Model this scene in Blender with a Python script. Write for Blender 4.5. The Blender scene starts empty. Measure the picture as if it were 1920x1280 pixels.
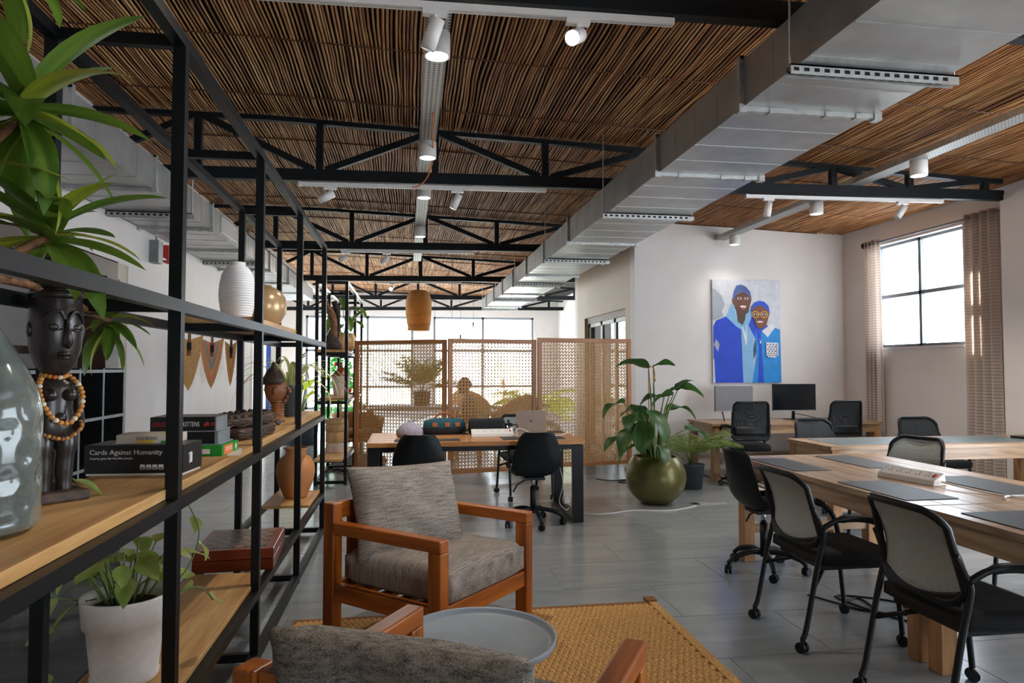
import bpy, bmesh, math, random
from mathutils import Vector, Matrix, noise
random.seed(7)
R = math.radians
PI = math.pi
scn = bpy.context.scene
COL = scn.collection
# ------------------------------------------------------------------ camera
cam = bpy.data.cameras.new('camera'); cam.sensor_width = 36; cam.lens = 24.0
cam.clip_start = 0.05; cam.clip_end = 300
camo = bpy.data.objects.new('camera', cam); COL.objects.link(camo)
camo.location = (0, 0, 1.41); camo.rotation_euler = (R(90 + 2.148), 0, R(-8.66))
scn.camera = camo
# ------------------------------------------------------------------ world, sun, daylight, exposure
w = bpy.data.worlds.new('sky'); scn.world = w; w.use_nodes = True
bg = w.node_tree.nodes['Background']
bg.inputs['Color'].default_value = (0.80, 0.89, 1.0, 1); bg.inputs['Strength'].default_value = 7.0
vs = scn.view_settings
vs.view_transform = 'Standard'; vs.look = 'None'; vs.exposure = 0.5; vs.gamma = 1.0; vs.use_curve_mapping = False
def area(name, loc, rot, sx, sy, power, col=(1, 1, 1), spread=180):
    l = bpy.data.lights.new(name, 'AREA'); l.shape = 'RECTANGLE'; l.size = sx; l.size_y = sy
    l.energy = power; l.color = col; l.spread = R(spread)
    o = bpy.data.objects.new(name, l); COL.objects.link(o); o.location = loc; o.rotation_euler = rot
    return o
DAY = (0.86, 0.94, 1.0)
cy = scn.cycles; cy.max_bounces = 7; cy.diffuse_bounces = 4; cy.glossy_bounces = 3; cy.transmission_bounces = 6; cy.transparent_max_bounces = 12; cy.caustics_reflective = False; cy.caustics_refractive = False
# portals: the openings by which the sky lights the room (they give off no light themselves)
def portal(loc, rot, sx, sy):
    o = area('window_portal', loc, rot, sx, sy, 1); o.data.cycles.is_portal = True
portal((6.40, 2.3, 1.6), (0, R(90), 0), 2.6, 3.4)
portal((4.4, -4.15, 1.6), (R(90), 0, 0), 2.6, 2.6)
portal((4.72, 15.1, 1.55), (0, R(90), 0), 2.7, 5.0)
portal((-4.02, 14.8, 1.55), (0, R(-90), 0), 2.7, 4.4)
portal((2.3, 20.62, 1.55), (R(-90), 0, 0), 3.1, 2.75)
portal((-1.4, 20.62, 1.55), (R(-90), 0, 0), 3.1, 2.75)
portal((6.40, 7.6, 2.35), (0, R(90), 0), 1.36, 1.5)
sun = bpy.data.lights.new('sun', 'SUN'); sun.energy = 40; sun.angle = R(1.0); sun.color = (1, .93, .82)
suno = bpy.data.objects.new('sun', sun); COL.objects.link(suno); suno.location = (6, 30, 8)
suno.rotation_euler = Vector((-.22, -.9, -.40)).to_track_quat('-Z', 'Y').to_euler()
# ------------------------------------------------------------------ materials
def lin(c):
    return tuple(((v / 255) / 12.92 if v / 255 <= .04045 else ((v / 255 + .055) / 1.055) ** 2.4) for v in c)
MATS = {}
def base(name, rough=.6, metal=0.0, spec=.5):
    m = bpy.data.materials.new(name); m.use_nodes = True
    n = m.node_tree.nodes; b = n['Principled BSDF']
    b.inputs['Roughness'].default_value = rough; b.inputs['Metallic'].default_value = metal
    b.inputs['Specular IOR Level'].default_value = spec
    MATS[name] = m
    return m, n, m.node_tree.links, b
def ramp(n, l, fac, stops):
    r = n.new('ShaderNodeValToRGB'); e = r.color_ramp.elements
    while len(e) < len(stops): e.new(.5)
    for i, (p, c) in enumerate(stops): e[i].position = p; e[i].color = (*c, 1)
    l.new(fac, r.inputs[0]); return r.outputs[0]
def coords(n, l, scale=(1, 1, 1), kind='Object', rnd=False):
    t = n.new('ShaderNodeTexCoord'); mp = n.new('ShaderNodeMapping'); mp.inputs['Scale'].default_value = scale
    if rnd:
        oi = n.new('ShaderNodeObjectInfo'); mul = n.new('ShaderNodeMath'); mul.operation = 'MULTIPLY'; mul.inputs[1].default_value = 37.0
        l.new(oi.outputs['Random'], mul.inputs[0]); cx = n.new('ShaderNodeCombineXYZ')
        for i in range(3): l.new(mul.outputs[0], cx.inputs[i])
        l.new(cx.outputs[0], mp.inputs['Location'])
    l.new(t.outputs[kind], mp.inputs[0]); return mp.outputs[0]
def noise_n(n, l, vec, scale, detail=4, rough=.55, dist=0.0):
    t = n.new('ShaderNodeTexNoise'); t.inputs['Scale'].default_value = scale; t.inputs['Detail'].default_value = detail
    t.inputs['Roughness'].default_value = rough; t.inputs['Distortion'].default_value = dist
    l.new(vec, t.inputs['Vector']); return t.outputs['Fac']
def bump(n, l, b, h, s=.2, d=.01):
    k = n.new('ShaderNodeBump'); k.inputs['Strength'].default_value = s; k.inputs['Distance'].default_value = d
    l.new(h, k.inputs['Height']); l.new(k.outputs[0], b.inputs['Normal'])
def plain(name, c, rough=.6, metal=0.0, var=.06, scale=12, bmp=0.0, spec=.5, rnd=False):
    m, n, l, b = base(name, rough, metal, spec); c = lin(c)
    v = coords(n, l, rnd=rnd); f = noise_n(n, l, v, scale)
    lo = tuple(x * (1 - var * 2) for x in c); hi = tuple(min(1, x * (1 + var * 2)) for x in c)
    l.new(ramp(n, l, f, [(.3, lo), (.7, hi)]), b.inputs['Base Color'])
    if bmp: bump(n, l, b, f, bmp)
    return m
def wood(name, c1, c2, axis='X', rough=.42, scale=1.0, c3=None, rnd=True):
    m, n, l, b = base(name, rough); s = [14 * scale] * 3; s['XYZ'.index(axis)] = 1.1 * scale
    v = coords(n, l, tuple(s), rnd=rnd)
    f = noise_n(n, l, v, 1.0, 6, .6, .8)
    s2 = [90 * scale] * 3; s2['XYZ'.index(axis)] = 3 * scale
    g = noise_n(n, l, coords(n, l, tuple(s2), rnd=rnd), 1.0, 3)
    a = lin(c1); d = lin(c2); e = lin(c3 or c1)
    colr = ramp(n, l, f, [(.28, d), (.5, a), (.72, e)])
    mx = n.new('ShaderNodeMix'); mx.data_type = 'RGBA'; mx.blend_type = 'MULTIPLY'; mx.inputs[0].default_value = .35
    l.new(colr, mx.inputs[6]); l.new(ramp(n, l, g, [(.35, (.55, .5, .45)), (.6, (1, 1, 1))]), mx.inputs[7])
    l.new(mx.outputs[2], b.inputs['Base Color']); bump(n, l, b, g, .08, .004)
    return m
def emit(name, c, s):
    m = bpy.data.materials.new(name); m.use_nodes = True; n = m.node_tree.nodes; b = n['Principled BSDF']
    b.inputs['Base Color'].default_value = (*c, 1); b.inputs['Emission Color'].default_value = (*c, 1); b.inputs['Emission Strength'].default_value = s
    MATS[name] = m; return m
def glassm(name, c, rough=.02, trans=1.0, ior=1.45):
    m, n, l, b = base(name, rough); b.inputs['Base Color'].default_value = (*c, 1)
    b.inputs['Transmission Weight'].default_value = trans; b.inputs['IOR'].default_value = ior; return m
plain('wall_white', (234, 228, 224), .7, var=.015, scale=3)
plain('wall_beige_warm_shade', (214, 200, 184), .7, var=.015, scale=3)  # beige paint; on the block side wall it is painted-in warm lamp shading
plain('black_steel', (9, 14, 17), .42, .0, var=.15, scale=25, spec=.35)
plain('truss_steel', (16, 20, 23), .6, .0, var=.12, scale=8, spec=.25)
plain('roof_dark', (14, 13, 12), .9)
plain('galv', (178, 180, 180), .36, .6, var=.07, scale=5)
plain('galv_rough', (186, 187, 184), .42, .5, var=.1, scale=20)
plain('white_plastic', (232, 230, 226), .4, var=.02)
plain('black_plastic', (9, 15, 18), .45, var=.1, spec=.3)
plain('black_soft', (17, 21, 24), .75, var=.2, scale=60)
plain('dark_fabric', (12, 16, 19), .85, var=.25, scale=220, bmp=.15)
plain('blue_fabric', (38, 48, 92), .85, var=.2, scale=120)
plain('chrome', (185, 188, 190), .18, .95, var=.03)
plain('soil', (42, 32, 24), .95, var=.4, scale=60, bmp=.6)
plain('brown_frame', (62, 38, 28), .5, var=.1)
plain('stick_batten', (96, 62, 38), .7, var=.2)
# floor tile: slate look
m, n, l, b = base('slate_tile', .33)
v = coords(n, l, (1.4, 7, 1), rnd=True); f = noise_n(n, l, v, 1.3, 7, .62, .6); f2 = noise_n(n, l, coords(n, l, (2.5, 14, 1), rnd=True), 5, 5, .65, .5)
oi = n.new('ShaderNodeObjectInfo')
c = ramp(n, l, f, [(.28, lin((128, 134, 138))), (.55, lin((143, 148, 151))), (.8, lin((158, 160, 161)))])
mx = n.new('ShaderNodeMix'); mx.data_type = 'RGBA'; mx.blend_type = 'MULTIPLY'; mx.inputs[0].default_value = .22
l.new(c, mx.inputs[6]); l.new(ramp(n, l, oi.outputs['Random'], [(0, (.72, .72, .74)), (1, (1, 1, 1))]), mx.inputs[7]); l.new(mx.outputs[2], b.inputs['Base Color'])
l.new(ramp(n, l, f2, [(.3, (.17,) * 3), (.7, (.24,) * 3)]), b.inputs['Roughness']); bump(n, l, b, f, .12, .006)
plain('grout', (150, 146, 138), .9)
# reed sticks
m, n, l, b = base('reed', .62)
v = coords(n, l, (30, 2.2, 30)); f = noise_n(n, l, v, 1, 4)
oi = n.new('ShaderNodeObjectInfo'); ad = n.new('ShaderNodeMath'); ad.operation = 'ADD'; l.new(f, ad.inputs[0])
sc = n.new('ShaderNodeMath'); sc.operation = 'MULTIPLY_ADD'; sc.inputs[1].default_value = .36; sc.inputs[2].default_value = -.18; l.new(oi.outputs['Random'], sc.inputs[0]); l.new(sc.outputs[0], ad.inputs[1])
l.new(ramp(n, l, ad.outputs[0], [(.2, lin((104, 64, 36))), (.45, lin((170, 114, 66))), (.62, lin((206, 154, 98))), (.85, lin((226, 184, 130)))]), b.inputs['Base Color'])
# woods
wood('teak_x', (166, 88, 22), (110, 52, 10), 'X', .34, 1.0, (194, 116, 36)); wood('teak_y', (166, 88, 22), (110, 52, 10), 'Y', .34, 1.0, (194, 116, 36)); wood('teak_z', (166, 88, 22), (110, 52, 10), 'Z', .34, 1.0, (194, 116, 36))
wood('oak_y', (204, 158, 98), (160, 108, 58), 'Y', .5, .8, (222, 182, 124)); wood('oak_x', (204, 158, 98), (160, 108, 58), 'X', .5, .8, (222, 182, 124))
wood('table_y', (176, 144, 112), (130, 99, 70), 'Y', .27, .9, (198, 168, 136)); wood('table_x', (176, 144, 112), (130, 99, 70), 'X', .27, .9, (198, 168, 136)); wood('table_z', (176, 128, 82), (124, 82, 48), 'Z', .4, .9, (200, 156, 108))
wood('desk_x', (190, 132, 74), (146, 90, 44), 'X', .32, .9, (208, 156, 98))
wood('screen_x', (190, 130, 80), (156, 96, 54), 'X', .45); wood('screen_z', (190, 130, 80), (156, 96, 54), 'Z', .45)
wood('dark_carved', (72, 52, 40), (40, 27, 20), 'Y', .55, 1.5, (98, 74, 58)); wood('ebony', (46, 40, 38), (28, 23, 22), 'Z', .28, 1.5, (60, 54, 50))
wood('bust_wood', (150, 92, 52), (96, 54, 28), 'Z', .4, 1.2, (178, 118, 72)); wood('pale_turned', (214, 172, 116), (186, 132, 78), 'Z', .5, 1.0, (224, 190, 142))
plain('clay', (206, 138, 84), .7, var=.08, scale=6); plain('pale_wash', (214, 196, 182), .7, var=.1, scale=14)
wood('chess_red', (120, 46, 20), (78, 28, 14), 'X', .3, 1.0, (146, 62, 28))
plain('cane', (206, 156, 98), .55, var=.12, scale=30)
plain('wicker', (198, 148, 92), .6, var=.2, scale=60, bmp=.3)
# upholstery: woven slub yarn
def weave(name, c1, c2, sx, sy, rough=.9):
    m, n, l, b = base(name, rough, spec=.2)
    v = coords(n, l, (sx, sy, sx)); f = noise_n(n, l, v, 1, 3, .6)
    g = noise_n(n, l, coords(n, l, (260, 260, 260)), 1, 2)
    ad = n.new('ShaderNodeMath'); ad.operation = 'MULTIPLY_ADD'; ad.inputs[1].default_value = .55; l.new(g, ad.inputs[0]); 
    m2 = n.new('ShaderNodeMath'); m2.operation = 'MULTIPLY'; m2.inputs[1].default_value = .5; l.new(f, m2.inputs[0]); l.new(m2.outputs[0], ad.inputs[2])
    l.new(ramp(n, l, ad.outputs[0], [(.36, lin(c1)), (.62, lin(c2))]), b.inputs['Base Color']); bump(n, l, b, g, .5, .004)
    return m
weave('slub_grey', (70, 69, 69), (172, 160, 148), 10, 170)
weave('slub_grey_b', (44, 45, 48), (150, 142, 130), 26, 220)
# rug: basket weave bumps are built as mesh; fibre colour here
plain('sisal', (198, 152, 92), .9, var=.22, scale=90, bmp=.3)
plain('sisal_dark', (132, 88, 44), .9, var=.15, scale=90)
plain('rug_dark', (62, 52, 46), .95, var=.5, scale=40, bmp=.5)
# curtain: horizontal ribs
m, n, l, b = base('curtain_cloth', .9, spec=.1)
wv = n.new('ShaderNodeTexWave'); wv.wave_type = 'BANDS'; wv.bands_direction = 'Z'; wv.inputs['Scale'].default_value = 9; l.new(coords(n, l, kind='Object'), wv.inputs['Vector'])
l.new(ramp(n, l, wv.outputs['Fac'], [(.08, lin((196, 172, 158))), (.24, lin((246, 240, 236)))]), b.inputs['Base Color']); bump(n, l, b, wv.outputs['Fac'], .3, .004)
tr = n.new('ShaderNodeBsdfTranslucent'); tr.inputs[0].default_value = (*lin((235, 224, 214)), 1); ms = n.new('ShaderNodeMixShader'); ms.inputs[0].default_value = .5
l.new(b.outputs[0], ms.inputs[1]); l.new(tr.outputs[0], ms.inputs[2]); l.new(ms.outputs[0], n['Material Output'].inputs[0])
# see-through mesh fabric: woven grid with open holes
def meshfab(name, c, cell, open_):
    m, n, l, b = base(name, .7); b.inputs['Base Color'].default_value = (*lin(c), 1)
    vr = n.new('ShaderNodeTexVoronoi'); vr.inputs['Scale'].default_value = cell; vr.inputs['Randomness'].default_value = 0.0
    l.new(coords(n, l), vr.inputs['Vector'])
    gt = n.new('ShaderNodeMath'); gt.operation = 'LESS_THAN'; gt.inputs[1].default_value = open_; l.new(vr.outputs['Distance'], gt.inputs[0])
    t = n.new('ShaderNodeBsdfTransparent'); ms = n.new('ShaderNodeMixShader'); l.new(gt.outputs[0], ms.inputs[0])
    l.new(b.outputs[0], ms.inputs[1]); l.new(t.outputs[0], ms.inputs[2]); l.new(ms.outputs[0], n['Material Output'].inputs[0]); return m
meshfab('mesh_grey', (150, 158, 156), 150, .20); meshfab('mesh_black', (20, 30, 36), 150, .20)
# leaves
def leafm(name, c1, c2, mid=None, rough=.38, streak=True):
    m, n, l, b = base(name, rough)
    v = coords(n, l, (40, 4, 4) if streak else (14, 10, 10), rnd=True); f = noise_n(n, l, v, 1, 4)
    l.new(ramp(n, l, f, [(.35, lin(c1)), (.65, lin(c2))]), b.inputs['Base Color'])
    tr = n.new('ShaderNodeBsdfTranslucent'); tr.inputs[0].default_value = (*[min(1, x * 1.6) for x in lin(c2)], 1); ms = n.new('ShaderNodeMixShader'); ms.inputs[0].default_value = .28
    l.new(b.outputs[0], ms.inputs[1]); l.new(tr.outputs[0], ms.inputs[2]); l.new(ms.outputs[0], n['Material Output'].inputs[0]); return m
leafm('leaf_dracaena', (44, 78, 26), (98, 128, 44)); leafm('leaf_dracaena_lime', (96, 122, 32), (150, 158, 50))
leafm('leaf_dark', (38, 70, 34), (70, 108, 52)); leafm('leaf_pothos', (98, 136, 50), (182, 190, 112), streak=False)
leafm('leaf_palm', (70, 96, 40), (132, 150, 78)); leafm('leaf_spider', (130, 150, 78), (206, 208, 150)); leafm('leaf_xmas', (22, 128, 26), (44, 190, 40), streak=False); leafm('leaf_lime', (150, 180, 40), (200, 214, 70)); leafm('leaf_tree_washed', (186, 200, 160), (226, 232, 206), streak=False)  # tree leaves: daylight glare put into the colour, pale and washed out
plain('stem_green', (92, 112, 56), .6, var=.2); plain('bark', (132, 92, 62), .8, var=.3, scale=30, bmp=.4)
plain('lamp_housing', (236, 234, 230), .4, var=.01)
emit('lamp_disc', (.86, .94, 1.0), 9.0); emit('bulb_warm', (1, .72, .36), 12.0)
# ------------------------------------------------------------------ mesh helpers
class MB:
    def __init__(s): s.v = []; s.f = []; s.smooth = []
    def add(s, vs, fs, sm=False):
        k = len(s.v); s.v += [tuple(p) for p in vs]
        for f in fs: s.f.append([i + k for i in f]); s.smooth.append(sm)
        return s
    def box(s, c, d, rz=0, mat=None):
        x, y, z = d[0] / 2, d[1] / 2, d[2] / 2
        P = [Vector((a * x, b * y, e * z)) for e in (-1, 1) for b in (-1, 1) for a in (-1, 1)]
        M = mat or Matrix.Rotation(rz, 3, 'Z')
        P = [M @ p + Vector(c) for p in P]
        return s.add(P, [(0, 2, 3, 1), (4, 5, 7, 6), (0, 1, 5, 4), (2, 6, 7, 3), (0, 4, 6, 2), (1, 3, 7, 5)])
    def bb(s, x0, x1, y0, y1, z0, z1): return s.box(((x0 + x1) / 2, (y0 + y1) / 2, (z0 + z1) / 2), (x1 - x0, y1 - y0, z1 - z0))
    def bar(s, p, q, wd, ht=None, up=(0, 0, 1)):
        p = Vector(p); q = Vector(q); d = q - p; L = d.length; d.normalize(); u = Vector(up)
        if abs(d.dot(u)) > .95: u = Vector((0, 1, 0))
        sx = d.cross(u).normalized(); uz = sx.cross(d)
        M = Matrix((sx, d, uz)).transposed()
        return s.box((p + q) / 2, (wd, L, ht or wd), mat=M)
    def tube(s, pts, r, n=8, cap=True, closed=False):
        P = [Vector(p) for p in pts]; N = len(P); rr = r if isinstance(r, (list, tuple)) else [r] * N
        V = []; prev = None
        for i, p in enumerate(P):
            if closed: d = P[(i + 1) % N] - P[i - 1]
            else: d = P[min(i + 1, N - 1)] - P[max(i - 1, 0)]
            d.normalize()
            if prev is None:
                a = Vector((0, 0, 1)) if abs(d.z) < .9 else Vector((1, 0, 0))
                x = d.cross(a).normalized()
            else: x = (prev - d * prev.dot(d)).normalized()
            prev = x; y = d.cross(x)
            V += [p + (x * math.cos(2 * PI * k / n) + y * math.sin(2 * PI * k / n)) * rr[i] for k in range(n)]
        F = []
        for i in range(N if closed else N - 1):
            j = (i + 1) % N
            F += [(i * n + k, i * n + (k + 1) % n, j * n + (k + 1) % n, j * n + k) for k in range(n)]
        s.add(V, F, True)
        if cap and not closed: 
            k = len(s.v) - N * n
            s.f.append([k + i for i in range(n)][::-1]); s.smooth.append(False); s.f.append([k + (N - 1) * n + i for i in range(n)]); s.smooth.append(False)
        return s
    def cyl(s, p, q, r0, r1=None, n=16): return s.tube([p, q], [r0, r0 if r1 is None else r1], n)
    def lathe(s, prof, n=32, c=(0, 0, 0), sx=1, sy=1, fn=None, cap=True):
        V = []; F = []
        for (r, z) in prof:
            for k in range(n):
                a = 2 * PI * k / n; rr = r if fn is None else fn(r, z, a)
                V.append((c[0] + rr * math.cos(a) * sx, c[1] + rr * math.sin(a) * sy, c[2] + z))
        N = len(prof)
        for i in range(N - 1): F += [(i * n + k, i * n + (k + 1) % n, (i + 1) * n + (k + 1) % n, (i + 1) * n + k) for k in range(n)]
        s.add(V, F, True)
        k0 = len(s.v) - N * n
        if cap and prof[0][0] > 1e-4: s.f.append([k0 + i for i in range(n)][::-1]); s.smooth.append(False)
        if cap and prof[-1][0] > 1e-4: s.f.append([k0 + (N - 1) * n + i for i in range(n)]); s.smooth.append(False)
        return s
    def ball(s, c, r, n=12, sc=(1, 1, 1), M=None):
        m = n // 2 + 1; V = []; F = []
        for i in range(m + 1):
            t = PI * i / m
            for k in range(n):
                a = 2 * PI * k / n; p = Vector((math.sin(t) * math.cos(a) * sc[0], math.sin(t) * math.sin(a) * sc[1], -math.cos(t) * sc[2])) * r
                V.append((M @ p if M else p) + Vector(c))
        for i in range(m): F += [(i * n + k, i * n + (k + 1) % n, (i + 1) * n + (k + 1) % n, (i + 1) * n + k) for k in range(n)]
        return s.add(V, F, True)
    def prism(s, poly, z0, z1):
        n = len(poly); V = [(x, y, z0) for x, y in poly] + [(x, y, z1) for x, y in poly]
        return s.add(V, [list(range(n))[::-1], [n + i for i in range(n)]] + [(i, (i + 1) % n, n + (i + 1) % n, n + i) for i in range(n)])
    def grid(s, fn, nu, nv, sm=True):
        V = [fn(i / nu, j / nv) for i in range(nu + 1) for j in range(nv + 1)]
        return s.add(V, [(i * (nv + 1) + j, (i + 1) * (nv + 1) + j, (i + 1) * (nv + 1) + j + 1, i * (nv + 1) + j + 1) for i in range(nu) for j in range(nv)], sm)
    def xf(s, M):
        s.v = [tuple(M @ Vector(p)) for p in s.v]; return s
    def mesh(s, name):
        me = bpy.data.meshes.new(name); me.from_pydata(s.v, [], s.f); me.polygons.foreach_set('use_smooth', s.smooth)
        bm = bmesh.new(); bm.from_mesh(me); bmesh.ops.remove_doubles(bm, verts=bm.verts, dist=1e-5); bmesh.ops.recalc_face_normals(bm, faces=bm.faces); bm.to_mesh(me); bm.free()
        me.update(); return me
    def build(s, name, mat, parent=None, loc=(0, 0, 0), rot=(0, 0, 0), bev=0, solid=0, sub=0, label=None):
        me = s.mesh(name); return mesh_obj(name, me, mat, parent, loc, rot, bev, solid, sub, label)
def mesh_obj(name, me, mat, parent=None, loc=(0, 0, 0), rot=(0, 0, 0), bev=0, solid=0, sub=0, label=None):
    if mat is not None and not me.materials: me.materials.append(MATS[mat])
    o = bpy.data.objects.new(name, me); COL.objects.link(o); o.location = loc; o.rotation_euler = rot
    if parent: o.parent = parent
    if solid: md = o.modifiers.new('solid', 'SOLIDIFY'); md.thickness = solid; md.offset = 0
    if bev: md = o.modifiers.new('bevel', 'BEVEL'); md.width = bev; md.segments = 2; md.limit_method = 'ANGLE'; md.angle_limit = R(40)
    if sub: md = o.modifiers.new('sub', 'SUBSURF'); md.levels = sub; md.render_levels = sub
    if label: o['label'] = label
    return o
def tag(o, label, cat, group=None, kind=None):
    o['label'] = label; o['category'] = cat
    if group: o['group'] = group
    if kind: o['kind'] = kind
    return o
def thing(name, label, cat, loc=(0, 0, 0), rz=0, group=None):
    o = bpy.data.objects.new(name, None); COL.objects.link(o); o.location = loc; o.rotation_euler = (0, 0, rz); o.empty_display_size = .1
    return tag(o, label, cat, group)
def struct(name, mb, mat, label, cat='structure', **k):
    return tag(mb.build(name, mat, **k), label, cat, kind='structure')
def dup(root, loc, rz, label, group=None):
    c = root.copy(); COL.objects.link(c); c.location = loc; c.rotation_euler = (0, 0, rz); c['label'] = label
    if group: c['group'] = group
    for ch in root.children:
        d = ch.copy(); COL.objects.link(d); d.parent = c
        for g in ch.children:
            e = g.copy(); COL.objects.link(e); e.parent = d
    return c
def text(body, size, mat, parent, loc, rot, name='lettering', ext=.0006, sx=1.0, align='LEFT'):
    cu = bpy.data.curves.new('txt', 'FONT'); cu.body = body; cu.size = size; cu.extrude = ext; cu.align_x = align; cu.resolution_u = 2
    t = bpy.data.objects.new('txt', cu); COL.objects.link(t)
    me = bpy.data.meshes.new_from_object(t); bpy.data.objects.remove(t); bpy.data.curves.remove(cu)
    for p in me.vertices: p.co.x *= sx
    o = bpy.data.objects.new(name, me); COL.objects.link(o); me.materials.clear(); me.materials.append(MATS[mat])
    o.parent = parent; o.location = loc; o.rotation_euler = rot; return o
def rr_poly(w_, h_, r, n=5):
    P = []
    for cx, cy, a0 in ((w_ / 2 - r, h_ / 2 - r, 0), (-w_ / 2 + r, h_ / 2 - r, 90), (-w_ / 2 + r, -h_ / 2 + r, 180), (w_ / 2 - r, -h_ / 2 + r, 270)):
        P += [(cx + r * math.cos(R(a0 + 90 * i / n)), cy + r * math.sin(R(a0 + 90 * i / n))) for i in range(n + 1)]
    return P
def smooth_path(pts, n=6):
    P = [Vector(p) for p in pts]; out = []
    for i in range(len(P) - 1):
        p0 = P[max(i - 1, 0)]; p1 = P[i]; p2 = P[i + 1]; p3 = P[min(i + 2, len(P) - 1)]
        for k in range(n):
            t = k / n; out.append(.5 * ((2 * p1) + (p2 - p0) * t + (2 * p0 - 5 * p1 + 4 * p2 - p3) * t * t + (3 * p1 - p0 - 3 * p2 + p3) * t ** 3))
    out.append(P[-1]); return out
plain('paint_white', (236, 236, 236), .6, var=.02); plain('paint_red', (180, 40, 30), .6, var=.05); plain('paint_yellow', (230, 180, 40), .5, var=.05)
plain('cable_orange', (236, 128, 30), .5)
# ================================================================== STRUCTURE
PY = 9.0      # wall with the painting
RX = 6.22     # right wall
LX = -2.6     # left wall
BX = 3.08     # left face of the room block
EY = 20.5     # glazed end wall
def zc(x): return 3.575 - .036 * max(0, x + 1.2)      # underside of the reed ceiling
def wall_boxes(mb, axis, pos, th, a0, a1, z0, z1, holes=()):
    cuts = sorted({a0, a1, *[h[0] for h in holes], *[h[1] for h in holes]})
    for u, v_ in zip(cuts, cuts[1:]):
        zs = [(z0, z1)]
        for h in holes:
            if h[0] <= u and v_ <= h[1]:
                zs = [q for p in zs for q in ((p[0], min(p[1], h[2])), (max(p[0], h[3]), p[1])) if q[1] - q[0] > 1e-4]
        for p in zs:
            if axis == 'x': mb.bb(min(pos, pos + th), max(pos, pos + th), u, v_, *p)
            else: mb.bb(u, v_, min(pos, pos + th), max(pos, pos + th), *p)
    return mb
# floor: grout bed with separate slate tiles
fl = struct('floor', MB().bb(-4.2, 6.6, -4.2, 20.8, -.12, -.003), 'grout', 'grey slate tiled floor of the whole room', 'floor')
T0Y, TH, TW = 5.95, .555, 1.11
tm = MB().bb(-TW / 2 + .0025, TW / 2 - .0025, -TH / 2 + .0025, TH / 2 - .0025, -.004, 0).mesh('tile'); tm.materials.append(MATS['slate_tile'])
far = MB(); cnt = 0
for r_ in range(-9, 27):
    y = T0Y + (r_ + .5) * TH
    off = 2.1 if r_ % 2 else 2.66
    for c_ in range(-6, 5):
        x = off + (c_ + .5) * TW
        if x - TW / 2 > 6.3 or x + TW / 2 < -4.1: continue
        if y < 1.0 or y > 15 or (x < -2.9 and y < 12): far.bb(x - TW / 2 + .0025, x + TW / 2 - .0025, y - TH / 2 + .0025, y + TH / 2 - .0025, -.004, 0); continue
        mesh_obj('tile', tm, None, fl, (x, y, 0)); cnt += 1
far.build('far_tiles', 'slate_tile', fl)['kind'] = 'stuff'
# walls
struct('wall_left', wall_boxes(MB(), 'x', LX, -.2, 1.0, 11.9, 0, 3.7, [(3.0, 6.85, 0, 2.35)]), 'wall_white', 'white left wall where the woven fans hang', 'wall')
struct('wall_left_far', wall_boxes(MB(), 'x', -3.85, -.2, 12, EY, 0, 3.7, [(12.6, 17.0, .2, 2.9)]), 'wall_white', 'white side wall of the far lounge', 'wall')  # opening out of view, added to let more daylight into the lounge
struct('wall_left_return', wall_boxes(MB(), 'y', 11.9, .2, -3.85, LX, 0, 3.7), 'wall_beige_warm_shade', 'beige return behind the left wall', 'wall')
struct('wall_alcove', wall_boxes(wall_boxes(MB(), 'x', -4.0, -.15, 1.0, 7.1, 0, 3.7), 'y', 7.0, .1, -4.0, LX - .2, 0, 3.7), 'wall_white', 'white alcove wall behind the black cube shelf', 'wall')
struct('wall_painting', wall_boxes(MB(), 'y', PY, .2, BX, RX + .2, 0, 3.75), 'wall_white', 'pale wall on which the portrait painting hangs', 'wall')
struct('wall_block_side', wall_boxes(MB(), 'x', BX, .2, PY + .2, 12.2, 0, 3.75, [(9.42, 11.7, 0, 2.26)]), 'wall_beige_warm_shade', 'side wall with the sliding door, warm lamp shading in its colour', 'wall')  # warm lamp shading put into this wall's colour
struct('wall_block_back', wall_boxes(MB(), 'y', 12.2, .2, BX, 4.6, 0, 3.75), 'wall_white', 'white rear return of the room block', 'wall')
struct('wall_right_far', wall_boxes(MB(), 'x', 4.55, .2, 12.4, EY, 0, 3.75, [(12.6, 17.6, .2, 2.9)]), 'wall_white', 'white right wall of the far lounge', 'wall')  # second unseen opening, added to brighten the far bays
struct('wall_right', wall_boxes(MB(), 'x', RX, .25, -4.2, PY, 0, 3.75, [(6.85, 8.36, 1.67, 3.03), (.6, 4.0, .3, 2.9)]), 'wall_white', 'white right wall with the curtained window', 'wall')
struct('wall_right_pier', MB().bb(5.96, RX, 5.2, 6.08, 0, 3.16), 'wall_white', 'white pier carrying the truss end on the right', 'wall')
struct('wall_rear', wall_boxes(MB(), 'y', -4.0, -.2, -4.2, RX + .25, 0, 3.75, [(3.1, 5.7, .3, 2.9)]), 'wall_white', 'white wall behind the viewpoint with a wide window', 'wall')
struct('wall_rear_left', wall_boxes(MB(), 'x', -4.0, -.2, -4.2, 1.0, 0, 3.75), 'wall_white', 'white left wall beside the viewpoint', 'wall')
struct('wall_end', wall_boxes(MB(), 'y', EY, .2, -4.0, 4.8, 0, 3.75, [(-2.95, .15, .18, 2.92), (.75, 3.8, .18, 2.92)]), 'wall_white', 'white end wall with tall windows', 'wall')
struct('baseboard_painting', MB().bb(BX, RX, PY - .012, PY, 0, .09), 'wall_beige_warm_shade', 'low skirting under the portrait wall', 'trim')
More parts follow.
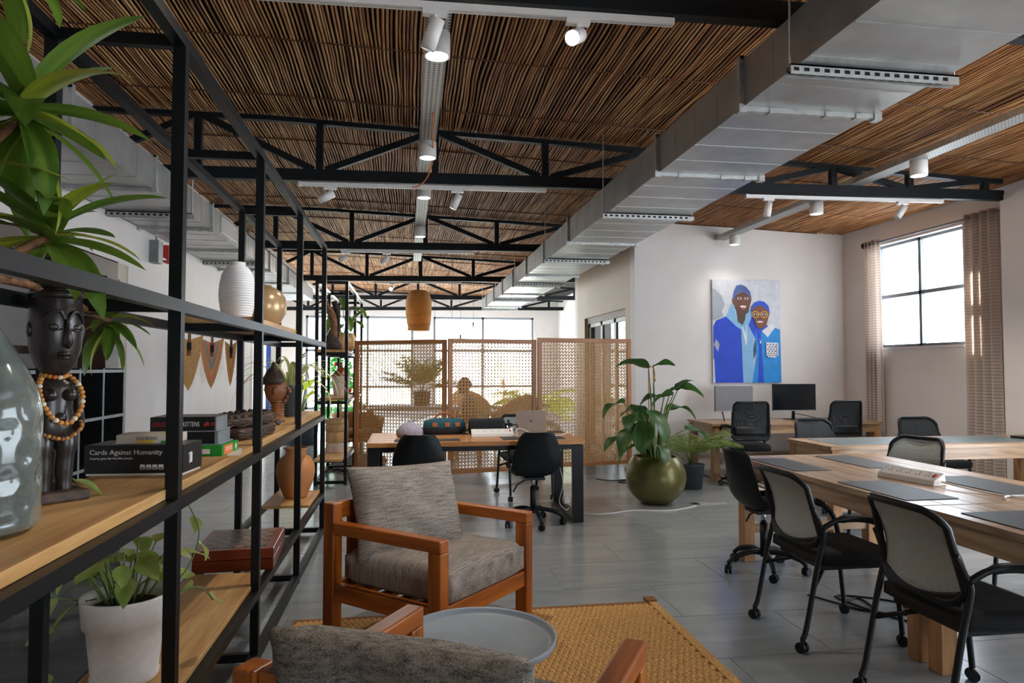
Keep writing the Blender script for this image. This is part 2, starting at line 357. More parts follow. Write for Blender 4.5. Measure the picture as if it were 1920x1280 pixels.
# thin glass: clear to light, glossy to the eye
def thin_glass(name, tint, f):
    m, n, l, b = base(name, .03); b.inputs['Base Color'].default_value = (.02, .03, .035, 1)
    t = n.new('ShaderNodeBsdfTransparent'); t.inputs[0].default_value = (*tint, 1); ms = n.new('ShaderNodeMixShader'); ms.inputs[0].default_value = f
    l.new(b.outputs[0], ms.inputs[1]); l.new(t.outputs[0], ms.inputs[2]); l.new(ms.outputs[0], n['Material Output'].inputs[0])
thin_glass('pane_glass', (.97, .99, 1), .93); thin_glass('dark_glass', (.12, .14, .15), .12)
plain('frame_grey', (128, 134, 140), .5, var=.05); plain('frame_brown', (120, 96, 72), .5, var=.05); plain('frame_white', (226, 226, 224), .5, var=.02)
# the window in the right wall
w1 = thing('window_1', 'grey framed four pane window in right wall between curtains', 'window', (RX + .1, 7.605, 1.67)); w1['kind'] = 'structure'
fr = MB(); hw, hh = .755, 1.36
for y0, y1, z0, z1 in ((-hw, hw, 0, .035), (-hw, hw, hh - .035, hh), (-hw, -hw + .035, 0, hh), (hw - .035, hw, 0, hh), (-.022, .022, 0, hh), (-hw, hw, .65, .695)): fr.bb(-.025, .025, y0, y1, z0, z1)
fr.build('window_frame', 'frame_grey', w1)
for a in (-1, 1):
    for z0, z1 in ((.035, .65), (.695, hh - .035)):
        MB().bb(-.004, .004, *(sorted((a * .022, a * (hw - .035)))), z0, z1).build('pane', 'pane_glass', w1)
MB().bb(-.11, 0, -hw, hw, -.03, 0).build('window_sill', 'wall_white', w1)
# end wall windows
for i, (x0, x1, mull) in enumerate(((-2.95, .15, (-2.62, -1.18)), (.75, 3.8, (2.24,)))):
    wn = thing('window_%d' % (i + 2), ['tall glazed window of the end wall behind the left cane screen', 'tall glazed window of the end wall behind the middle cane screen'][i], 'window', (0, EY + .1, 0)); wn['kind'] = 'structure'
    fr = MB(); xs = [x0 + .03] + list(mull) + [x1 - .03]
    for x in xs: fr.bb(x - .035, x + .035, -.03, .03, .18, 2.92)
    zs = (.21, .83, 1.9, 2.89)
    for z in zs: fr.bb(x0, x1, -.03, .03, z - .035, z + .035)
    fr.build('window_frame', 'frame_grey', wn)
    for a, b_ in zip(xs, xs[1:]):
        for c_, d in zip(zs, zs[1:]): MB().bb(a + .035, b_ - .035, -.004, .004, c_ + .035, d - .035).build('pane', 'pane_glass', wn)
# sliding door in the block side wall
d1 = thing('door_1', 'sliding glass door with dark panes in the warm-shaded side wall behind the cane screen', 'door', (BX + .1, 10.56, 0)); d1['kind'] = 'structure'
MB().bb(-.06, .06, -1.14, 1.14, 2.16, 2.26).bb(-.06, .06, -1.14, -1.08, 0, 2.2).bb(-.06, .06, 1.08, 1.14, 0, 2.2).build('door_frame', 'frame_brown', d1)
for k, (a, b_) in enumerate(((-1.08, -.4), (-.4, .34), (.34, 1.08))):
    leafp = MB().bb(-.025, .025, a, a + .05, 0, 2.16).bb(-.025, .025, b_ - .05, b_, 0, 2.16).bb(-.025, .025, a, b_, 2.1, 2.16).bb(-.025, .025, a, b_, 0, .08).build('door_leaf', 'frame_white', d1)
    MB().bb(-.006, .006, a + .05, b_ - .05, .08, 2.1).build('pane', 'dark_glass', leafp)
struct('floor_block', MB().bb(3.3, 6.2, 9.2, 12.2, -.1, .0), 'grout', 'floor of the small room behind the sliding door', 'floor')
# --------------------------------------------------------------- reed ceiling
roof = MB()
for x0, x1 in ((-4.3, -1.2), (-1.2, 6.6)):
    z0, z1 = zc(x0) + .11, zc(x1) + .11
    roof.add([(x0, -4.3, z0), (x1, -4.3, z1), (x1, 20.8, z1), (x0, 20.8, z0), (x0, -4.3, z0 + .1), (x1, -4.3, z1 + .1), (x1, 20.8, z1 + .1), (x0, 20.8, z0 + .1)],
             [(0, 1, 2, 3), (4, 7, 6, 5), (0, 4, 5, 1), (1, 5, 6, 2), (2, 6, 7, 3), (3, 7, 4, 0)])
ceil = struct('ceiling', roof, 'roof_dark', 'dark roof deck lined with rows of brown reed sticks', 'ceiling')
TY = [2.99, 6.07, 9.52, 13.02, 16.55, 19.7]
def field(x, y): return .030 * noise.noise((x * 2.1, y * .75, 3.1)) + .016 * noise.noise((x * 6, y * 1.7, 9.4))
def stick(mb, x, y0, y1, r, seg, ns=5):
    pts = []; ph = random.random() * 9
    for i in range(seg + 1):
        y = y0 + (y1 - y0) * i / seg
        xx = x + field(x, y) + .004 * noise.noise((ph, y * 2.2, x * 3)); zz = zc(xx) + .022 + .010 * noise.noise((x * 9 + ph, y * 1.3, 5)) - .012 * math.sin(PI * i / seg)
        pts.append((xx, y, zz))
    mb.tube(pts, [r * (1 - .25 * i / seg) for i in range(seg + 1)], ns, cap=False)
edges = [-.2] + TY + [20.45]
stuff = MB(); nst = 0
for bi, (y0, y1) in enumerate(zip(edges, edges[1:])):
    x = -4.0 if bi != 1 else -3.4
    sp = .0245
    while x < 6.2:
        r = random.uniform(.0075, .0108)
        a, b_ = y0 - random.uniform(0, .06), y1 + random.uniform(0, .08)
        hide = (bi >= 3 and x > 4.6) or (bi >= 2 and x > 3.3 and bi != 2)
        if bi == 1 and -2.15 < x < 5.3 and nst < 300:
            mb = MB(); stick(mb, x, a, b_, r, 14, 6); mb.build('stick', 'reed', ceil); nst += 1
        elif not hide: stick(stuff, x, a, b_, r, 10 if bi < 4 else 7, 5 if bi < 3 else 4)
        x += sp * random.uniform(.78, 1.25)
st = stuff.build('stick_rows', 'reed', ceil); st['kind'] = 'stuff'
for bi, (y0, y1) in enumerate(zip(edges[1:-1], edges[2:])):
    for t in (.17, .52, .84):
        y = y0 + (y1 - y0) * t
        mb = MB(); P = [(x_, y + .02 * noise.noise((x_, y, 0)), zc(x_) + .004) for x_ in [-3.8 + .4 * i for i in range(25)] if x_ < (6.15 if bi < 2 else 3.2)]
        mb.tube(P, .007, 4, cap=False).build('batten', 'stick_batten', ceil)
# ------------------------------------------------------------------ trusses
def truss(Y, right, label):
    t = thing('roof_truss', label, 'truss', (0, Y, 0), group='black roof trusses')
    xl = -3.85; xr = 5.97 if right else (3.06 if Y < 12 else 4.53)
    def zb(x): return 3.055 + .012 * (x - 2)
    def zt(x): return zc(x) - .02
    MB().add([(xl, -.035, zb(xl)), (xr, -.035, zb(xr)), (xr, .035, zb(xr)), (xl, .035, zb(xl)), (xl, -.035, zb(xl) + .1), (xr, -.035, zb(xr) + .1), (xr, .035, zb(xr) + .1), (xl, .035, zb(xl) + .1)],
             [(0, 1, 2, 3), (4, 7, 6, 5), (0, 4, 5, 1), (1, 5, 6, 2), (2, 6, 7, 3), (3, 7, 4, 0)]).build('bottom_chord', 'truss_steel', t)
    tc = MB(); xs = [xl, -1.2, xr]
    for a, b_ in zip(xs, xs[1:]): tc.bar((a, 0, zt(a)), (b_, 0, zt(b_)), .06, .04)
    tc.build('top_chord', 'truss_steel', t)
    nodes = [(-3.77, 't'), (-2.77, 'b'), (-1.77, 't'), (-.77, 'b'), (.23, 't'), (1.23, 'b'), (2.23, 't'), (3.25, 'b'), (4.1, 't'), (4.93, 'b'), (5.78, 't')]
    nodes = [q for q in nodes if q[0] < xr]
    for x, _ in nodes: MB().bb(x - .03, x + .03, -.028, .028, zb(x) + .09, zt(x)).build('post', 'truss_steel', t)
    for (x0, k0), (x1, k1) in zip(nodes, nodes[1:]):
        s = .05; p = (x0 + s, 0, zt(x0) - .01 if k0 == 't' else zb(x0) + .1); q = (x1 - s, 0, zt(x1) - .01 if k1 == 't' else zb(x1) + .1)
        MB().bar(p, q, .05, .055).build('diagonal', 'truss_steel', t)
for i, y in enumerate(TY):
    truss(y, i < 2, ['black steel roof truss nearest to the viewer at top edge', 'black steel roof truss above the armchair carrying two white spotlights', 'black steel roof truss third from the viewer', 'black steel roof truss fourth from the viewer', 'black steel roof truss fifth from the viewer above basket lamp', 'black steel roof truss farthest, before the end wall windows'][i])
# ------------------------------------------------------------------ ducts
def duct(name, label, x0, x1, z0, z1, secs, struts, side, grilles=()):
    t = thing(name, label, 'duct')
    for a, b_ in zip(secs, secs[1:]):
        s = MB().bb(x0, x1, a + .012, b_ - .012, z0, z1).build('duct_section', 'galv', t)
        k = max(1, round((b_ - a) / .32)); rb = MB()
        for j in range(1, k):
            y = a + (b_ - a) * j / k; rb.bb(x0 + .004, x1 - .004, y - .004, y + .004, z0 - .003, z0 + .001)
            rb.bb(x0 - .002 if side < 0 else x1 - .001, x0 + .001 if side < 0 else x1 + .002, y - .004, y + .004, z0, z1)
        if k > 1: rb.build('seam_beads', 'galv', s)['kind'] = 'stuff'
    for y in secs[1:-1]:
        f = MB()
        for u, v_, p, q in ((x0 - .02, x1 + .02, z0 - .025, z0), (x0 - .02, x1 + .02, z1, z1 + .02), (x0 - .025, x0, z0 - .02, z1 + .02), (x1, x1 + .025, z0 - .02, z1 + .02)): f.bb(u, v_, y - .016, y + .016, p, q)
        fo = f.build('flange', 'galv_rough', t)
        cl = MB()
        for x in (x0 + .16, (x0 + x1) / 2 + .1, x1 - .1): cl.bb(x - .02, x + .02, y - .022, y + .022, z0 - .03, z0 - .005)
        for x in (x0 - .01, x1 + .01): cl.bb(x - .022, x + .022, y - .024, y + .024, z0 - .034, z0 + .01)
        cl.build('corner_clips', 'galv_rough', fo)['kind'] = 'stuff'
    for y in struts:
        s = MB().bb(x0 - .045, x1 + .045, y - .022, y + .022, z0 - .012, z0 - .004).bb(x0 - .045, x1 + .045, y - .022, y - .018, z0 - .05, z0 - .004).bb(x0 - .045, x1 + .045, y + .018, y + .022, z0 - .05, z0 - .004)
        n_ = int((x1 - x0 + .08) / .05)
        s = s.build('hanger_strut', 'galv_rough', t)
        sl = MB()
        for j in range(n_): sl.bb(x0 - .03 + j * .05, x0 - .005 + j * .05, y - .0235, y + .0235, z0 - .036, z0 - .02)
        sl.build('strut_slots', 'roof_dark', s)['kind'] = 'stuff'
        MB().cyl((x0 - .035, y, z0 - .03), (x0 - .035, y, zc(x0) + .02), .005, n=6).cyl((x1 + .035, y, z0 - .03), (x1 + .035, y, zc(x1) + .02), .005, n=6).build('hanger_rod', 'galv_rough', t)
    for (ya, yb) in grilles:
        g = MB(); X = x1 if side > 0 else x0
        for q in ((ya, yb, z0 + .04, z0 + .055), (ya, yb, z1 - .055, z1 - .04), (ya, ya + .015, z0 + .04, z1 - .04), (yb - .015, yb, z0 + .04, z1 - .04)): g.bb(X, X + .012, *q)
        g = g.build('grille', 'white_plastic', t)
        lv = MB(); 
        for j in range(8): lv.bb(X, X + .01, ya, yb, z0 + .062 + j * .016, z0 + .070 + j * .016)
        lv.build('louvres', 'white_plastic', g)['kind'] = 'stuff'
    return t
duct('air_duct', 'galvanised rectangular air duct running overhead right of centre', 1.74, 2.50, 2.78, 3.03, [1.0, 2.12, 3.33, 4.56, 7.26, 8.62, 9.95, 11.25, 12.55, 13.85, 15.2, 16.2], [2.82, 5.82, 8.42, 10.9, 13.4, 15.8], -1)
MB_ = duct('air_duct', 'galvanised rectangular air duct along the left wall', -2.58, -1.93, 2.77, 3.01, [1.2, 2.55, 4.2, 5.52, 7.05, 8.32, 9.9, 11.4, 12.9, 14.4], [6.35, 9.2], 1, [(7.4, 8.05), (10.4, 11.0)])
# ------------------------------------------------------------------ cable trays
m, n, l, b = base('perforated', .5, .35)
v = coords(n, l); vr = n.new('ShaderNodeTexVoronoi'); vr.inputs['Scale'].default_value = 34; vr.inputs['Randomness'].default_value = 0; l.new(v, vr.inputs['Vector'])
l.new(ramp(n, l, vr.outputs['Distance'], [(.24, lin((30, 28, 26))), (.30, lin((178, 178, 174)))]), b.inputs['Base Color'])
def tray(label, x, z, wd, y0, y1):
    t = thing('cable_tray', label, 'cable tray', (x, 0, z))
    y = y0
    while y < y1:
        e = min(y + 2.4, y1)
        MB().bb(-wd / 2, wd / 2, y, e - .004, 0, .004).build('tray_bed', 'perforated', t)
        MB().bb(-wd / 2, -wd / 2 + .003, y, e - .004, .004, .055).bb(wd / 2 - .003, wd / 2, y, e - .004, .004, .055).build('tray_side', 'galv_rough', t); y = e
    return t
tray('perforated cable tray down the centre of the reed ceiling', .145, 3.20, .13, 1.5, 11.6)
tray('perforated cable tray on the right, ending at the portrait wall', 4.33, 3.19, .15, 1.5, 8.99)
tray('narrow cable tray beside the left air duct', -2.05, 3.09, .10, 9.0, 17)
MB().tube(smooth_path([(.165, 4.75, 3.19), (.17, 5.1, 3.17), (.19, 5.5, 3.12), (.16, 5.72, 3.02), (.10, 5.9, 2.985), (.03, 5.95, 2.97)], 5), .0055, 6).build('orange_cable', 'cable_orange')
tag(bpy.data.objects['orange_cable'], 'orange cable dangling from the central cable tray', 'cable')
# ------------------------------------------------------------------ lamps
def downlight(x, y, ztop, label, power=70):
    t = thing('downlight', label, 'ceiling lamp', (x, y, ztop), group='white cylinder downlights')
    MB().lathe([(.068, -.12), (.07, -.115), (.07, -.002), (.066, 0)], 24).build('housing', 'lamp_housing', t)
    MB().lathe([(.0, -.121), (.058, -.121), (.06, -.123), (0, -.1235)], 24).build('lens', 'lamp_disc', t)
    MB().lathe([(.058, -.121), (.069, -.121), (.069, -.128), (.062, -.128), (.058, -.121)], 24, cap=False).build('rim', 'lamp_housing', t)
    l = bpy.data.lights.new('downlight_light', 'SPOT'); l.energy = power; l.spot_size = R(125); l.spot_blend = .9; l.shadow_soft_size = .06; l.color = (1.0, .93, .84)
    o = bpy.data.objects.new('downlight_light', l); COL.objects.link(o); o.parent = t; o.location = (0, 0, -.135)
for i, (y, lb) in enumerate(((3.62, 'white cylinder downlight nearest on the central tray'), (5.42, 'white cylinder downlight before the second truss on the central tray'), (6.72, 'white cylinder downlight just behind the second truss, on central tray'), (8.75, 'white cylinder downlight just before the third truss, on central tray'))):
    downlight(.145, y, 3.20, lb)
for (y, lb) in ((5.25, 'white cylinder downlight nearest on the right cable tray'), (6.75, 'white cylinder downlight in the middle of the right cable tray'), (8.62, 'white cylinder downlight by the portrait wall on the right tray')):
    downlight(4.36, y, 3.19, lb, 110 if y < 8 else 14)
downlight(4.36, 3.2, 3.19, 'unseen white cylinder downlight added on the right tray above the nearest table', 90)  # lamp out of view, added for its light over the near tables
def track(x0, x1, y, label):
    z = 3.055 + .012 * ((x0 + x1) / 2 - 2)
    MB()
    t = thing('lighting_track', label, 'track', ((x0 + x1) / 2, y, z - .002), group='white lighting tracks under the trusses')
    L = x1 - x0; s = Matrix.Rotation(-.012, 3, 'Y')
    MB().box((0, 0, -.022), (L, .035, .03), mat=s).build('rail', 'white_plastic', t); MB().box((0, 0, -.0375), (L - .02, .012, .003), mat=s).build('slot', 'galv_rough', t)
    MB().box((-L / 2, 0, -.022 + .012 * -L / 2 * 1), (.03, .038, .034)).build('end_cap', 'white_plastic', t)
def spot(x, y, aim, label, lit=False):
    z = 3.055 + .012 * (x - 2) - .04
    t = thing('track_spotlight', label, 'spotlight', (x, y, z), group='white track spotlights')
    MB().box((0, 0, -.012), (.11, .036, .024)).build('adapter', 'white_plastic', t)
    MB().tube([(0, 0, -.02), (0, 0, -.055)], .009, 8).build('swivel', 'white_plastic', t)
    d = Vector(aim).normalized(); p = Vector((0, 0, -.075)) - d * .035; q = p + d * .135
    MB().cyl(p, q, .034, n=20).build('barrel', 'lamp_housing', t)
    MB().cyl(q - d * .002, q + d * .003, .030, n=20).build('lens', 'lamp_disc' if lit else 'galv', t)
    if lit:
        l = bpy.data.lights.new('spotlight_light', 'SPOT'); l.energy = 60; l.spot_size = R(70); l.spot_blend = .5; l.shadow_soft_size = .03; l.color = (1, .9, .78)
        o = bpy.data.objects.new('spotlight_light', l); COL.objects.link(o); o.parent = t; o.location = q + d * .02; o.rotation_euler = d.to_track_quat('-Z', 'Y').to_euler()
track(-1.1, 1.22, 2.99, 'white lighting track under the truss nearest the viewer')
spot(.11, 2.99, (-.35, .3, -1), 'white track spotlight above the first downlight, pointing down left'); spot(.76, 2.99, (-.45, -.75, -.5), 'lit white track spotlight glaring toward the viewer', True)
track(-.93, 1.24, 6.07, 'white lighting track under the truss above the armchair')
spot(-.68, 6.07, (-1, -.2, -.55), 'white track spotlight left on the truss above the armchair'); spot(.43, 6.07, (-.45, .1, -1), 'white track spotlight right on the truss above the armchair')
track(-.9, .9, 9.52, 'white lighting track under the third truss'); spot(-.95 + .1, 9.52, (-1, 0, -.4), 'white track spotlight left on the third truss'); spot(-.3, 9.52, (-.8, .2, -.7), 'white track spotlight right on the third truss')
track(-.6, 1.0, 13.02, 'white lighting track under the fourth truss'); spot(-.3, 13.02, (-.3, -1, -.5), 'small lit track spotlight on the fourth truss', True)
track(3.2, 5.3, 6.07, 'white lighting track on the right, over the long tables'); spot(3.42, 6.07, (-.12, .1, -1), 'white track spotlight left above the long tables'); spot(4.85, 6.07, (-.6, .1, -.9), 'white track spotlight right above the long tables')
spot(-2.3, 13.02, (-.3, -.2, -1), 'white spotlight on the left beyond the shelves')
t = thing('security_camera', 'white dome security camera on the portrait wall by the tray', 'camera', (4.56, PY, 3.20))
MB().lathe([(.05, 0), (.05, -.02), (.045, -.03)], 16, (0, -.06, .05)).bb(-.05, .05, -.11, 0, .03, .06).build('mount', 'white_plastic', t); MB().ball((0, -.06, .02), .036, 12).build('dome', 'black_plastic', t)
# basket pendant
m, n, l, b = base('raffia', .8); f = noise_n(n, l, coords(n, l, (40, 40, 90)), 1, 5, .7); l.new(ramp(n, l, f, [(.3, lin((120, 84, 42))), (.6, lin((206, 160, 88)))]), b.inputs['Base Color']); bump(n, l, b, f, 1.0, .02)
tr = n.new('ShaderNodeBsdfTranslucent'); tr.inputs[0].default_value = (*lin((226, 176, 96)), 1); ms = n.new('ShaderNodeMixShader'); ms.inputs[0].default_value = .22; l.new(b.outputs[0], ms.inputs[1]); l.new(tr.outputs[0], ms.inputs[2]); l.new(ms.outputs[0], n['Material Output'].inputs[0])
t = thing('basket_pendant_lamp', 'woven golden basket pendant lamp hanging above the cane screen', 'lamp', (.18, 12.0, 2.05))
def rag(r, z, a): return r * (1 + .05 * noise.noise((math.cos(a) * 3, math.sin(a) * 3, z * 14)))
MB().lathe([(.05, .70), (.12, .69), (.18, .63), (.215, .52), (.22, .40), (.215, .27)], 40, fn=rag, cap=False).build('upper_shade', 'raffia', t, solid=.012)
MB().lathe([(.215, .27), (.205, .2), (.2, .12), (.2, .10)], 40, fn=rag, cap=False).build('middle_band', 'raffia', t, solid=.012)
MB().lathe([(.19, .10), (.185, .03), (.18, 0)], 40, fn=rag, cap=False).build('lower_band', 'raffia', t, solid=.012)
MB().ball((0, 0, .33), .05, 12).build('bulb', 'bulb_warm', t); MB().cyl((0, 0, .38), (0, 0, 1.5), .006, n=6).build('cord', 'black_plastic', t)
l = bpy.data.lights.new('pendant_light', 'POINT'); l.energy = 5; l.color = (1, .78, .45); l.shadow_soft_size = .05; o = bpy.data.objects.new('pendant_light', l); COL.objects.link(o); o.parent = t; o.location = (0, 0, .25)
for i, (x, y, z) in enumerate(((-1.05, 13.6, 1.9), (1.1, 14.5, 2.0), (1.42, 15, 2.3), (.55, 14.2, 1.35), (.8, 12.6, 1.62))):
    t = thing('bare_bulb_pendant', ['small bulb on a long cord, leftmost above the lounge', 'small bulb on a long cord right of the basket lamp', 'small bulb on a short cord above the right lounge window', 'glowing bulb hanging low behind the left cane screen', 'glowing bulb hanging behind the middle cane screen'][i], 'lamp', (x, y, z), group='bare bulbs on cords in the lounge')
    MB().ball((0, 0, 0), .035, 10).build('bulb', 'bulb_warm' if i > 2 else 'white_plastic', t); MB().cyl((0, 0, .03), (0, 0, .1), .018, n=8).build('socket', 'black_plastic', t); MB().cyl((0, 0, .1), (0, 0, zc(x) - z), .003, n=5).build('cord', 'black_plastic', t)
# ================================================================== FURNITURE: big things first
# ------------------------------------------------------------------ armchairs
def cushion(name, mat, parent, w_, d_, h_, loc, rot=(0, 0, 0), puff=.5, crumple=.012, seed=0, pipe=True):
    nu, nv = 22, 18
    def shape(top):
        def fn(u, v_):
            x = (u - .5) * 2; y = (v_ - .5) * 2
            ex = 14 if puff < .3 else 5; e = (1 - abs(x) ** ex) * (1 - abs(y) ** ex); e = max(e, 0) ** .42
            cr = crumple * noise.noise((x * 2.2 + seed, y * 2.2, top * 3.0))
            pin = 1 - .035 * (x * x * y * y)
            z = top * (h_ / 2) * ((.66 + .34 * e) if puff < .3 else (.12 + .88 * e)) * (1 if puff < .3 else 1 - .18 * (x * x + y * y) / 2) + cr * e
            sag = 1 - .03 * (1 - x * x)
            return (x * w_ / 2 * (pin if puff < .3 else 1 - .06 * (1 - y * y)), y * d_ / 2 * (pin if puff < .3 else 1 - .05 * (1 - x * x)), z)
        return fn
    mb = MB(); mb.grid(shape(1), nu, nv); mb.grid(shape(-1), nu, nv)
    k = (nu + 1) * (nv + 1); B = []
    for i in range(nu + 1): B.append(i * (nv + 1))
    for j in range(1, nv + 1): B.append(nu * (nv + 1) + j)
    for i in range(nu - 1, -1, -1): B.append(i * (nv + 1) + nv)
    for j in range(nv - 1, 0, -1): B.append(j)
    for a, b_ in zip(B, B[1:] + B[:1]): mb.f.append([a, b_, b_ + k, a + k]); mb.smooth.append(True)
    o = mb.build(name, mat, parent, loc, rot)
    return o
def armchair(label, loc, rz, mat, back_tilt, back_roll, seed, bd=.50, bz=.62, by=.175, yaw=0):
    t = thing('armchair', label, 'armchair', loc, rz, 'teak lounge armchairs')
    hw, hd, zt = .405, .39, .60       # local front = -Y
    for s in (-1, 1):
        x = s * (hw - .0325)
        MB().bb(x - .0325, x + .0325, -hd, -hd + .075, 0, zt - .06).build('front_leg', 'teak_z', t, bev=.006)
        MB().bb(x - .0325, x + .0325, hd - .075, hd, 0, zt + .095).build('rear_leg', 'teak_z', t, bev=.006)
        MB().bb(x - .0325, x + .0325, -hd, hd - .075, zt - .06, zt).build('arm', 'teak_y', t, bev=.007)
        MB().bb(x - .025, x + .025, -hd + .075, hd - .075, .20, .285).build('side_rail', 'teak_y', t, bev=.005)
    MB().bb(-hw + .065, hw - .065, -hd + .012, -hd + .06, .20, .285).build('front_rail', 'teak_x', t, bev=.005)
    MB().bb(-hw + .065, hw - .065, hd - .06, hd - .012, .20, .285).build('rear_rail', 'teak_x', t, bev=.005)
    MB().bb(-hw + .065, hw - .065, hd - .062, hd - .012, zt + .01, zt + .095).build('back_rail', 'teak_x', t, bev=.006)
    for k in range(5): MB().bb(-hw + .065, hw - .065, -.26 + k * .13, -.20 + k * .13, .25, .272).build('seat_slat', 'teak_x', t)
    for k in range(4): x = -.24 + k * .16; MB().bb(x - .03, x + .03, hd - .055, hd - .03, .285, zt + .01).build('back_slat', 'teak_z', t)
    cushion('seat_cushion', mat, t, .672, .72, .175, (0, -.035, .362), (0, 0, 0), .1, .006, seed)
    cushion('back_cushion', mat, t, .67, bd, .20, (.0, hd - by, bz), (R(90 - back_tilt), R(back_roll), R(yaw)), .6, .035, seed + 5)
    return t
armchair('teak armchair with grey slub cushions standing on the jute rug', (.13, 3.725, .012), R(48.2), 'slub_grey', 20, 2, 1.0, .50, .62, .22, -16)
armchair('teak armchair in the foreground seen from behind with grey cushion', (.145, 1.825, .012), R(148.5), 'slub_grey_b', 22, 2, 4.0, .43, .585, .14)
# ------------------------------------------------------------------ coffee table
plain('enamel_grey', (146, 156, 164), .42, var=.03)
t = thing('coffee_table', 'round pale grey tray-top coffee table between the armchairs', 'table', (.265, 2.62, .012))
MB().lathe([(0, .352), (.285, .352), (.298, .36), (.302, .378), (.302, .384), (.297, .386), (.290, .378), (.284, .366), (.27, .362), (0, .361)], 72).build('tray_top', 'enamel_grey', t)
MB().lathe([(.03, .02), (.03, .352)], 20).build('stem', 'enamel_grey', t); MB().lathe([(0, 0), (.17, 0), (.175, .006), (.16, .014), (.04, .022), (.03, .03)], 40).build('foot', 'enamel_grey', t)
# ------------------------------------------------------------------ rug: woven ridges
t = thing('jute_rug', 'golden brown woven jute rug under the armchairs', 'rug', (0, 0, 0))
MB().bb(-.62, 1.46, .95, 3.985, .0005, .006).build('backing', 'sisal_dark', t)
def pebble(x, y, dx, dy, h): return [(x - dx, y - dy, .005), (x + dx, y - dy, .005), (x + dx, y + dy, .005), (x - dx, y + dy, .005), (x - dx * .55, y - dy * .55, h), (x + dx * .55, y - dy * .55, h), (x + dx * .55, y + dy * .55, h), (x - dx * .55, y + dy * .55, h)]
knots = MB(); j = 0; y = 1.0
FQ = [(4, 5, 6, 7), (0, 1, 5, 4), (1, 2, 6, 5), (2, 3, 7, 6), (3, 0, 4, 7)]
while y < 3.95:
    x = -.60 + (.0155 if j % 2 else 0)
    while x < 1.43:
        knots.add(pebble(x, y, .0145, .0178, .0135), FQ, True); x += .031
    y += .037; j += 1
k = knots.build('weave', 'sisal', t); k['kind'] = 'stuff'
MB().bb(1.43, 1.475, .95, 3.99, .001, .011).build('edge_binding', 'sisal', t)
MB().bb(1.42, 1.48, 3.96, 4.03, .001, .02).build('corner_binding', 'sisal_dark', t)
# ------------------------------------------------------------------ tables
def long_table(label, x0, x1, y0, y1, h=.75, n=7, along='Y', leg=.085, ap=.1, pl_gap=.0015):
    t = thing('wooden_table', label, 'table', ((x0 + x1) / 2, (y0 + y1) / 2, 0), group='long wooden work tables')
    W, D = (x1 - x0) / 2, (y1 - y0) / 2; th = .032
    for k in range(n):
        if along == 'Y': a = -W + 2 * W * k / n; MB().bb(a + pl_gap, a + 2 * W / n - pl_gap, -D, D, h - th, h).build('plank', 'table_y', t, bev=.002)
        else: a = -D + 2 * D * k / n; MB().bb(-W, W, a + pl_gap, a + 2 * D / n - pl_gap, h - th, h).build('plank', 'table_x', t, bev=.002)
    i = .04
    for s in (-1, 1):
        MB().bb(s * (W - i) - .014, s * (W - i) + .014, -D + i, D - i, h - th - ap, h - th).build('apron', 'table_y', t)
        MB().bb(-W + i, W - i, s * (D - i) - .014, s * (D - i) + .014, h - th - ap, h - th).build('apron', 'table_x', t)
        for q in (-1, 1): MB().bb(*sorted((s * (W - .02), s * (W - .02 - leg))), *sorted((q * (D - .02), q * (D - .02 - leg))), 0, h - th).build('leg', 'table_z', t, bev=.004)
        MB().bb(-W + .1, W - .1, s * (D - .065) - .02, s * (D - .065) + .02, .20, .26).build('stretcher', 'table_x', t)
    return t
long_table('long wooden work table with the white power strip on it', 2.40, 3.52, 2.955, 4.80)
long_table('long wooden work table at lower right edge, nearest the viewer', 2.40, 3.52, 1.09, 2.945)
t2 = long_table('wooden table with grey inset top below the curtained window', 3.47, 5.94, 5.22, 5.90, n=4, along='X')
t3 = long_table('wooden desk against the portrait wall holding two monitors', 3.72, 6.05, 8.0, 8.76, h=.71, n=4, along='X')
plain('inset_grey', (96, 112, 118), .35, var=.05)
for (xa, xb) in ((3.62, 4.62), (4.66, 5.60)): MB().bb(xa - 4.705, xb - 4.705, -.24, .27, .7502, .7525).build('inset_panel', 'inset_grey', t2)
# desk in front of the cane screen
t = thing('wooden_desk', 'wooden desk on black steel legs in front of the cane screen', 'desk', (.62, 6.52, 0))
for k in range(5): a = -.46 + .184 * k; MB().bb(-.97, .97, a + .001, a + .183, .71, .75).build('plank', 'desk_x', t, bev=.002)
for s in (-1, 1):
    for q in (-1, 1): MB().bb(s * .915 - .05, s * .915 + .05, q * .41 - .022, q * .41 + .022, 0, .70).build('leg', 'black_steel', t)
    MB().bb(s * .915 - .05, s * .915 + .05, -.388, .388, 0, .04).build('foot_bar', 'black_steel', t); MB().bb(s * .915 - .05, s * .915 + .05, -.388, .388, .66, .705).build('top_bar', 'black_steel', t)
MB().bb(-.865, .865, -.432, -.388, .665, .708).bb(-.865, .865, .388, .432, .665, .708).build('frame_rail', 'black_steel', t)
